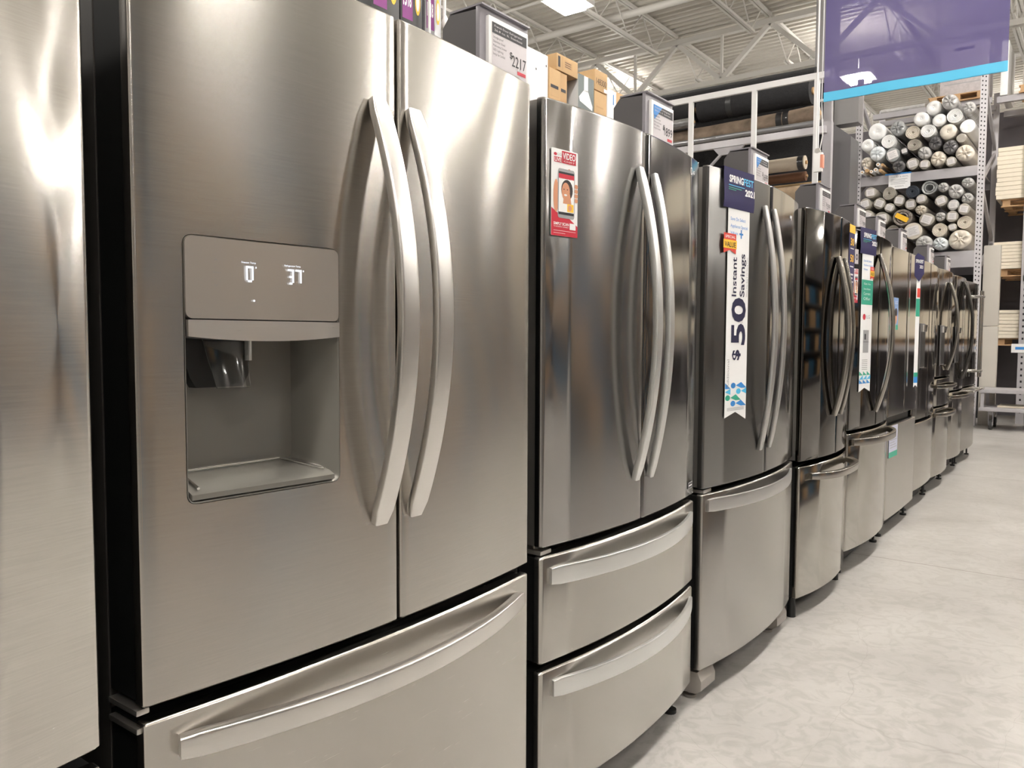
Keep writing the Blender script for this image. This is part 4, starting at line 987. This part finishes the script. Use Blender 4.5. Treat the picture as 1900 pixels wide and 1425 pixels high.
UP =[ ("Wt",-2.227,4.547,0.105),("P",-2.012,4.583,0.108),("Wt",-2.384,4.405,0.103),("Wt",-2.148,4.357,0.094),("Wr",-1.945,4.375,0.106),("Wb",-1.780,4.205,0.100),("P",-1.766,4.457,0.086),("Wr",-2.284,4.214,0.100),("C",-2.025,4.167,0.113),("G",-1.849,4.048,0.068),("Wt",-2.980,4.310,0.130),("Wr",-2.811,4.135,0.102),("Gp",-2.690,4.313,0.109),("Cs",-2.494,4.229,0.100),("Wt",-3.107,4.121,0.093),("Wp",-2.960,3.976,0.110),("Cp",-3.121,3.870,0.079),("Gt",-2.746,3.927,0.105),("Dt",-2.589,3.962,0.051),("Bs",-2.462,4.036,0.091),("P",-2.326,3.906,0.092),("D",-2.193,4.040,0.093),("D",-1.992,3.950,0.101),("Cp",-2.146,3.806,0.106),("Tt",-2.481,3.773,0.091),("Tt",-2.317,3.738,0.073),("Tt",-1.975,3.739,0.074),("Cp",-1.800,3.832,0.120),("D",-2.660,3.751,0.086) ]
LOW =[ ("Tt",-3.039,3.398,0.087),("Bs",-2.791,3.371,0.097),("Tt",-2.923,3.235,0.088),("Tt",-2.648,3.252,0.084),("Ns",-2.468,3.359,0.092),("Gs",-2.246,3.395,0.106),("P",-2.065,3.381,0.071),("P",-1.903,3.308,0.102),("P",-1.756,3.417,0.076),("Tt",-2.344,3.240,0.074),("Tt",-2.080,3.184,0.083),("Tt",-3.113,3.236,0.087),("Tt",-3.081,3.058,0.089),("Tt",-2.777,3.156,0.073),("Tt",-2.493,3.182,0.082),("Pt",-1.929,3.117,0.079),("Tt",-1.784,3.037,0.082),("P",-1.757,3.198,0.077),("Tt",-2.886,3.004,0.110),("Sh",-2.594,2.991,0.129),("Yb",-2.353,3.088,0.075),("Tt",-2.261,2.931,0.103),("P",-2.088,2.961,0.069),("Tt",-1.932,2.951,0.083),("Cs",-1.776,2.856,0.096),("Bs",-2.723,2.804,0.093),("Ct",-2.441,2.779,0.128),("Cs",-2.091,2.770,0.101),("Tt",-1.929,2.801,0.060),("P",-2.283,2.593,0.112),("Wp",-2.071,2.568,0.097),("Cp",-1.828,2.616,0.146),("Cs",-3.091,2.859,0.103),("Cs",-2.644,2.617,0.106),("Cs",-2.904,2.792,0.084) ]
wrapw = plain('white_wrap', (.88, .88, .87), .35, coat=.3, bump=.012, bs=16)
wrapb = plain('bluish_wrap', (.72, .76, .78), .3, coat=.4, bump=.015, bs=14, var=.1, vs=6)
wrapc = plain('cream_wrap', (.70, .64, .55), .35, coat=.4, bump=.015, bs=14, var=.12, vs=10)
clear = plain('cloudy_wrap', (.50, .49, .48), .22, coat=.5, bump=.02, bs=14, var=.35, vs=9)
greyw = plain('grey_wrap', (.33, .34, .34), .3, coat=.4, bump=.015, bs=14, var=.2, vs=8)
darkw = plain('dark_wrap', (.13, .125, .13), .25, coat=.5, bump=.02, bs=14, var=.4, vs=9)
taupe = plain('taupe_wrap', (.40, .37, .32), .35, coat=.3, bump=.012, bs=14, var=.15, vs=8)
tagp = plain('tag_paper', (.74, .71, .70), .5, var=.18, vs=45)
STY = {'Wt': (wrapw, 'dome', 'white plastic wrapped'), 'Wr': (wrapw, 'spiral', 'white spiral ended'), 'Wb': (wrapw, 'flat', 'squarish white wrapped'),
       'Wp': (wrapb, 'gather', 'bluish white plastic wrapped'), 'P': (clear, 'gather', 'cloudy clear plastic wrapped'), 'Pt': (clear, 'tag', 'clear wrapped and tagged'),
       'C': (wrapc, 'dome', 'smooth cream wrapped'), 'Cs': (wrapc, 'spiral', 'cream spiral ended'), 'Cp': (wrapc, 'gather', 'cream bunched plastic'),
       'Ct': (wrapc, 'tag', 'large cream tagged'), 'G': (taupe, 'flat', 'plain greenish grey'), 'Gt': (greyw, 'tag', 'grey tagged'), 'Gp': (greyw, 'gather', 'grey plastic wrapped'),
       'Gs': (greyw, 'open', 'open grey backed'), 'Dt': (darkw, 'tag', 'small dark tagged'), 'D': (darkw, 'gather', 'dark clear wrapped'), 'Bs': (taupe, 'spiral', 'brown spiral ended'),
       'Tt': (taupe, 'tag', 'white tagged taupe'), 'Ns': (plain('navy_carpet', (.05, .06, .08), .8), 'spiral', 'dark slate blue'), 'Sh': (plain('shag', (.30, .26, .23), .9, var=.8, vs=35, bump=.03, bs=50), 'open', 'dark and cream patterned'), 'Yb': (wrapc, 'gather', 'pale wrapped')}
ORD = ['first', 'second', 'third', 'fourth', 'fifth', 'sixth', 'seventh', 'eighth', 'ninth', 'tenth', 'eleventh', 'twelfth', 'thirteenth', 'fourteenth', 'fifteenth']
def roll(x, z, r, sty, label, group, L=1.15, off=0):
    mat, end, _ = STY[sty]
    t = thing('carpet_remnant', label, 'carpet roll', (x, YF+.4, z-r), group)
    n = 30; rnd = random.Random(int(x*997+z*131)); ph = [rnd.uniform(0, 6.28) for _ in range(4)]; am = .018 if end != 'gather' else .03
    sq = rnd.uniform(-.03, .03)
    def rad(a): return 1+am*math.sin(2*a+ph[0])+am*.7*math.sin(3*a+ph[1])+sq*math.cos(2*a)-.02
    y0 = YF-.10+off
    prof = [(y0+L, 1.0), (y0+.05, 1.0), (y0+.015, .99), (y0, .94)]
    if end in ('spiral',): prof += [(y0+.008, .84), (y0-.001, .78), (y0+.010, .68), (y0+.001, .62), (y0+.010, .52), (y0+.002, .46), (y0+.012, .34), (y0+.004, .28), (y0+.012, .17), (y0+.05, .12), (y0+.06, 0)]
    elif end == 'open': prof += [(y0+.006, .74), (y0+.03, .70), (y0+.012, .62), (y0+.012, .48), (y0+.10, .44), (y0+.16, 0)]
    elif end == 'dome': prof += [(y0-.015, .80), (y0-.022, .55), (y0-.015, .3), (y0-.005, .12), (y0-.012, 0)]
    elif end == 'gather': prof += [(y0-.02, .78), (y0-.03, .5), (y0-.015, .25), (y0-.04, .1), (y0-.035, 0)]
    elif end == 'flat': prof += [(y0-.006, .7), (y0-.006, .35), (y0-.004, 0)]
    else: prof += [(y0-.004, .7), (y0-.006, .35), (y0-.006, 0)]
    V = []; F = []
    for i, (yy, q) in enumerate(prof):
        for k in range(n):
            a = 2*math.pi*k/n; rr_ = r*q*rad(a)
            if end == 'gather' and 3 < i: 
                s_ = math.sin(a*7+ph[2])+.6*math.sin(a*11+ph[3]); yj = yy+s_*.012*min(1, q*2); rr_ *= 1+.06*s_*q
            else: yj = yy
            if end == 'spiral': yj += .004*math.sin(a+ph[0])
            V.append((x+rr_*math.cos(a), yj, z+rr_*math.sin(a)))
    for i in range(len(prof)-1):
        for k in range(n): F.append((i*n+k, i*n+(k+1) % n, (i+1)*n+(k+1) % n, (i+1)*n+k))
    F.append(tuple(range(n)))
    mb = MB(); mb.add(V, F); mb.build('wrapping', mat, t, 50)
    if end in ('tag',):
        a = rnd.uniform(-.45, .45); w, h = r*.66, r*.56
        c, s_ = math.cos(a), math.sin(a)
        fr = Frame((x, y0-.012, z), (c, 0, s_), (-s_, 0, c)); tg = card(fr, rr(-w, w, -h, h, r*.15, 4), .002, 'paper_tag', tagp, t)
        P = Print(fr)
        for k in range(5): P.rect(-w*.7, w*(.6-.2*(k % 2)), h*(.55-.28*k), h*(.63-.28*k), M_grey)
        par(P.build('tag_print', t), tg, t)
    if sty in ('Yb', 'Sh'):
        fr = Frame((x, y0-.012, z), (.85, 0, -.5) if sty == 'Sh' else (.9, 0, -.3), (.5, 0, .85) if sty == 'Sh' else (.3, 0, .9))
        card(fr, rr(-r*.75, r*.75, -r*.3, r*.25, r*.12, 4), .003, 'yellow_band', M_yellow, t)
    return t
for nm, lst, sh in (('upper', UP, 'upper'), ('lower', LOW, 'lower')):
    zs = sorted(set(a[2] for a in lst), reverse=True)
    zmax, zmin = zs[0], zs[-1]; nb = 4 if nm == 'upper' else 4
    bands = {}
    for a in lst:
        b = min(nb-1, int((zmax-a[2])/(zmax-zmin+1e-6)*nb)); bands.setdefault(b, []).append(a)
    for b, L in bands.items():
        L.sort(key=lambda a: a[1])
        for i, (s_, x, z, r) in enumerate(L):
            lay = ('top', 'second', 'third', 'bottom')[b]
            roll(x, z, r, s_, '%s roll, %s from left, %s layer of the %s rack shelf' % (STY[s_][2], ORD[i], lay, sh), 'carpet remnant rolls on the %s rack shelf' % sh, off=random.Random(int(x*1000)).uniform(-.03, .05))
# narrow tubes sticking out at the left end of the upper shelf
TB = [(-3.22, 3.735, .034), (-3.145, 3.70, .028), (-3.08, 3.72, .030), (-3.015, 3.695, .026), (-2.955, 3.715, .032), (-2.89, 3.70, .026), (-3.11, 3.760, .022), (-2.925, 3.79, .03), (-2.865, 3.78, .022)]
TB = [q for q in TB if q[0] > -3.2]
for i, (x, z, r) in enumerate(TB):
    mtb = (M_paper, M_card)[i % 3 == 1]
    t2 = thing('vinyl_tube', 'thin %s tube end poking out under the bluish roll, %s from the left' % ('white' if mtb is M_paper else 'brown', ORD[i]), 'tube', (x, YF, z-r), 'thin tubes at the left of the upper shelf')
    MB().tube([(x, YF-.22, z), (x, YF+.8, z)], r*.9, 14).build('wrapper', mtb, t2)
    MB().tube([(x, YF-.2215, z), (x, YF-.2201, z)], r*.5, 12).build('hollow_core', M_card2, t2)

# pale end panel beside the right post
t = thing('end_panel', 'tall pale grey sheet panel standing beside the right post of the carpet rack', 'panel', (-1.47, 13.6, 0))
MB().box(-1.548, -1.335, 13.31, 13.42, ZF, 1.37, r=.02).build('lower_sheet', M_sheet, t); MB().box(-1.548, -1.335, 13.31, 13.42, 1.375, 2.53, r=.02).build('upper_sheet', M_sheet, t)

# ------------------------------------------------------------------ timber rack at the end wall
tag(MB().box(-5.2, 7.5, 15.3, 15.38, ZF, 4.86).build('partition_panel', M_dark, smooth=0), 'dark grey partition sheeting behind the carpet rack and the wood stacks', 'partition')
t = thing('timber_rack', 'dark grey rack holding stacks of pale wooden sheets at the aisle end', 'rack', (1, 14.4, 0))
for x in (-1.075, 1.3, 3.45):
    p = MB().box(x-.05, x+.05, 13.86, 13.92, ZF, 4.80).build('upright', M_rackg, t, 0)
    mb = MB(); z = .1
    while z < 4.4: mb.box(x-.012, x+.012, 13.857, 13.861, z, z+.03); z += .09
    par(mb.build('punched_holes', M_hole, t, 0), p, t)
    MB().box(x-.05, x+.05, 15.2, 15.26, ZF, 4.80).build('rear_upright', M_rackg, t, 0)
for z in (1.00, 2.03, 3.06):
    MB().box(-1.1, 3.5, 13.86, 13.93, z, z+.09).build('front_beam', M_rackg, t, 0); MB().box(-1.1, 3.5, 15.18, 15.25, z, z+.09).build('rear_beam', M_rackg, t, 0)
for y in (14.05, 15.0): MB().box(-1.54, 3.5, y, y+.08, 4.71, 4.80).build('top_beam', M_rackg, t, 0)
def pallet(x0, x1, y0, y1, z, label):
    t = thing('wooden_pallet', label, 'pallet', ((x0+x1)/2, (y0+y1)/2, z), 'wooden pallets')
    for i in range(3):
        a = x0+.02+(x1-x0-.14)*i/2; MB().box(a, a+.10, y0, y1, z+.018, z+.092).build('stringer', M_wood, t, 0)
    for i in range(5):
        b = y0+(y1-y0-.10)*i/4; MB().box(x0, x1, b, b+.10, z+.093, z+.11).build('deck_board', M_wood, t, 0)
        if i % 2 == 0: MB().box(x0, x1, b, b+.10, z, z+.017).build('base_board', M_wood, t, 0)
for lev, (z, h, n, nm) in enumerate(((1.092, .42, 8, 'lowest'), (2.122, .40, 8, 'middle'), (3.152, .76, 12, 'top'))):
    for bay, (x0, x1) in enumerate(((-1.49, .95), (1.0, 3.4))):
        pallet(x0+.06, x1-.04, 14.0, 15.1, z, 'wooden pallet under the %s stack of pale sheets, bay %s from the left' % (nm, ORD[bay]))
        for k in range(n):
            hh = h/n; j = random.uniform(-.012, .012)
            tag(MB().box(x0+j, x1+j, 13.95+abs(j), 15.14, z+.112+hh*k, z+.112+hh*(k+1)-.004, r=.002).build('wood_sheet', M_mould), 'pale wooden sheet in the %s stack, bay %s from the left of the timber rack' % (nm, ORD[bay]), 'wood sheet', 'pale sheets in the %s stack, %s bay' % (nm, ORD[bay]))
for x, z, s_ in ((-1.08, 1.02, 'lowest'), (.4, 1.02, 'a')):
    if x < 0:
        t = thing('shelf_label', 'white shelf label on the lowest beam of the timber rack', 'label', (x, 13.84, z-.03))
        fr = Frame((x-.13, 13.852, z-.03), (1, 0, 0)); card(fr, [(0, 0), (.30, 0), (.30, .13), (0, .13)], .004, 'backing', M_white, t)
        P = Print(fr); P.rect(.05, .21, .045, .085, M_blue); P.build('label_print', t)
# pallets with wrapped goods on top of everything
def wrapped(x0, x1, y0, y1, z, h, mat, label):
    t = thing('wrapped_pallet_load', label, 'pallet load', ((x0+x1)/2, (y0+y1)/2, z), 'wrapped loads on the top level')
    MB().box(x0, x1, y0, y1, z, z+h, r=.03).build('carton_block', mat, t)
    fr = Frame((x0, y0-.001, z), (1, 0, 0)); P = Print(fr); W = x1-x0
    for i in range(5):
        P.rect(W*.1, W*.85, h*(.2+.14*i), h*(.2+.14*i)+.012, M_grey)
    P.rect(W*.3, W*.7, h*.86, h*.92, M_hair); P.build('wrap_print', t)
pallet(-2.45, -1.67, 13.95, 14.66, 4.802, 'wooden pallet under the wrapped load above the carpet rack')
wrapped(-2.30, -1.66, 13.98, 14.62, 4.914, .75, plain('grey_print_wrap', (.50, .46, .46), .5, var=.25, vs=25), 'grey printed wrapped load on a pallet above the right post of the carpet rack')
pallet(-1.26, -.2, 14.0, 15.1, 4.802, 'wooden pallet at the upper right, above the dark partition')
wrapped(-1.22, -.25, 14.02, 15.0, 4.914, .8, plain('grey_carton', (.42, .39, .37), .6, var=.1), 'grey boxed load on a pallet in the upper right corner')
tag(MB().box(-1.50, -1.40, 14.02, 14.9, 4.803, 5.6, r=.02).build('white_sheet_bundle', wrapw), 'bright white wrapped bundle standing between the two pallet loads', 'bundle')
tag(MB().tube([(-3.15, 14.045, 4.836), (-2.50, 14.045, 4.836)], .035, 10).build('plastic_bundle', clear), 'crumpled clear plastic bundle lying on the frame above the carpet rack', 'bundle')

# cart
t = thing('flatbed_cart', 'low grey two-deck cart on casters in front of the wood stacks', 'cart', (-.9, 12.93, 0))
MB().box(-1.46, -.3, 12.63, 13.28, .45, .50, r=.008).build('upper_deck', M_rackg, t); MB().box(-1.46, -.3, 12.63, 13.28, .20, .25, r=.008).build('lower_deck', M_rackg, t)
for x in (-1.42, -.35):
    for y in (12.67, 13.23): MB().box(x-.02, x+.02, y-.02, y+.02, .25, .45).build('corner_post', M_rackg, t, 0)
for x in (-1.32, -.45):
    for y in (12.73, 13.18):
        w_ = MB().tube([(x-.02, y, ZF+.072), (x+.02, y, ZF+.072)], .070, 20).build('caster_wheel', M_rubber, t)
        par(MB().tube([(x-.022, y, ZF+.072), (x+.022, y, ZF+.072)], .035, 16).build('hub', M_racklt, t), w_, t)
        MB().box(x-.03, x-.024, y-.02, y+.02, ZF+.06, .199).box(x+.024, x+.03, y-.02, y+.02, ZF+.06, .199).box(x-.03, x+.03, y-.03, y+.03, .15, .199).build('caster_fork', M_rackg, t, 0)
tag(MB().box(-1.25, -.6, 12.75, 13.15, .252, .275).build('wood_offcut', M_mould, smooth=0), 'pale wood offcut lying on the lower deck of the cart', 'board')

# ------------------------------------------------------------------ hanging banner
def banner_mat():
    m = bpy.data.materials.new('banner_mesh'); m.use_nodes = True; t = m.node_tree; N = t.nodes.new; L = t.links.new
    t.nodes.clear(); o = N('ShaderNodeOutputMaterial')
    d = N('ShaderNodeBsdfDiffuse'); d.inputs[0].default_value = (.12, .105, .25, 1)
    tl = N('ShaderNodeBsdfTranslucent'); tl.inputs[0].default_value = (.13, .11, .28, 1)
    tr = N('ShaderNodeBsdfTransparent'); tr.inputs[0].default_value = (.95, .93, 1, 1)
    a = N('ShaderNodeMixShader'); a.inputs[0].default_value = .5; L(d.outputs[0], a.inputs[1]); L(tl.outputs[0], a.inputs[2])
    b = N('ShaderNodeMixShader'); b.inputs[0].default_value = .20; L(a.outputs[0], b.inputs[1]); L(tr.outputs[0], b.inputs[2])
    L(b.outputs[0], o.inputs[0]); return m
M_ban = banner_mat()
t = thing('hanging_banner', 'sheer purple banner with a bright blue lower hem hanging over the aisle end', 'banner', (-1.36, 7.0, 3.17))
def sheet(z0, z1, mat, name, y=7.0, x0=-2.02, x1=-.705, thk=.001):
    mb = MB(); V = []; F = []; nx, nz = 24, 8
    for s_ in (0, 1):
        for j in range(nz+1):
            for i in range(nx+1):
                xx = x0+(x1-x0)*i/nx; zz = z0+(z1-z0)*j/nz
                V.append((xx, y+.006*math.sin(i*.5)+s_*thk, zz))
    for j in range(nz):
        for i in range(nx): F.append((j*(nx+1)+i, j*(nx+1)+i+1, (j+1)*(nx+1)+i+1, (j+1)*(nx+1)+i))
    if thk > .0005:
        q = len(V)//2
        F += [tuple(a+q for a in reversed(f_)) for f_ in F]
    else: V = V[:len(V)//2]
    mb.add(V, F); return mb.build(name, mat, t, 60)
sheet(3.238, 4.9, M_ban, 'fabric', thk=0)
sheet(3.165, 3.24, plain('hem_blue', (.10, .52, .80), .5), 'hem', y=6.995, thk=.012)
MB().tube([(-2.08, 7.0, 4.91), (-.65, 7.0, 4.91)], .012, 10).build('top_rod', M_wfr, t)
for x in (-2.0, -.72): MB().tube([(x, 7.0, 4.91), (x, 7.0, 7.62)], .004, 6).build('hanging_cord', M_wfr, t)
# pull cord with pulley and tag, left of the banner
t = thing('cord_pulley', 'white cords with a small pulley and white tag hanging left of the banner', 'cord', (-2.06, 7.05, 2.6))
MB().tube([(-2.085, 7.05, 7.6), (-2.09, 7.05, 2.80)], .0075, 8).build('cord', M_wfr, t)
MB().tube([(-2.045, 7.05, 7.6), (-2.05, 7.05, 3.2), (-2.035, 7.05, 2.9), (-2.055, 7.05, 2.79)], .005, 8).build('cord', M_wfr, t)
MB().tube([(-2.07, 7.03, 2.775), (-2.07, 7.07, 2.775)], .022, 14).build('pulley', M_liner_light, t)
MB().box(-2.10, -2.03, 7.03, 7.07, 2.60, 2.76, r=.006).build('switch_box', M_white, t)
MB().box(-2.045, -2.022, 7.028, 7.072, 2.63, 2.74, r=.003).build('red_label', plain('salmon', (.75, .30, .20), .5), t)
MB().box(-2.055, -2.0, 7.03, 7.06, 3.18, 3.20).build('clip', M_white, t, 0)

# ------------------------------------------------------------------ opposite side of the aisle (reflected in the steel)
t = thing('gondola_shelf', 'long dark grey shelving run across the aisle, facing the refrigerators', 'shelving', (3.4, 4, 0))
MB().box(3.0, 3.9, -4.5, 13.0, ZF, .15).build('base', M_greybox, t, 0); MB().box(3.85, 3.9, -4.5, 13.0, .15, 2.75).build('back_panel', M_greybox, t, 0)
for z in (.8, 1.4, 2.0, 2.7): MB().box(3.1, 3.85, -4.5, 13.0, z, z+.04).build('shelf', M_greybox, t, 0)
rnd = random.Random(3)
y = -4.3; i = 0
mm = [M_blackbox, M_greybox, M_card2, M_blackbox, plain('teal_box', (.03, .12, .22), .5), M_greybox]
while y < 12.4:
    wd = rnd.uniform(.45, .8); h = rnd.uniform(.35, .56)
    for z in (.152, .842, 1.442, 2.042):
        tag(MB().box(3.15, 3.8, y, y+wd-.03, z, z+min(h, .5)).build('stock_box', mm[(i*2+int(z*3)) % 6], smooth=0), 'stock box on the shelving across the aisle', 'box', 'stock boxes across the aisle')
    y += wd; i += 1
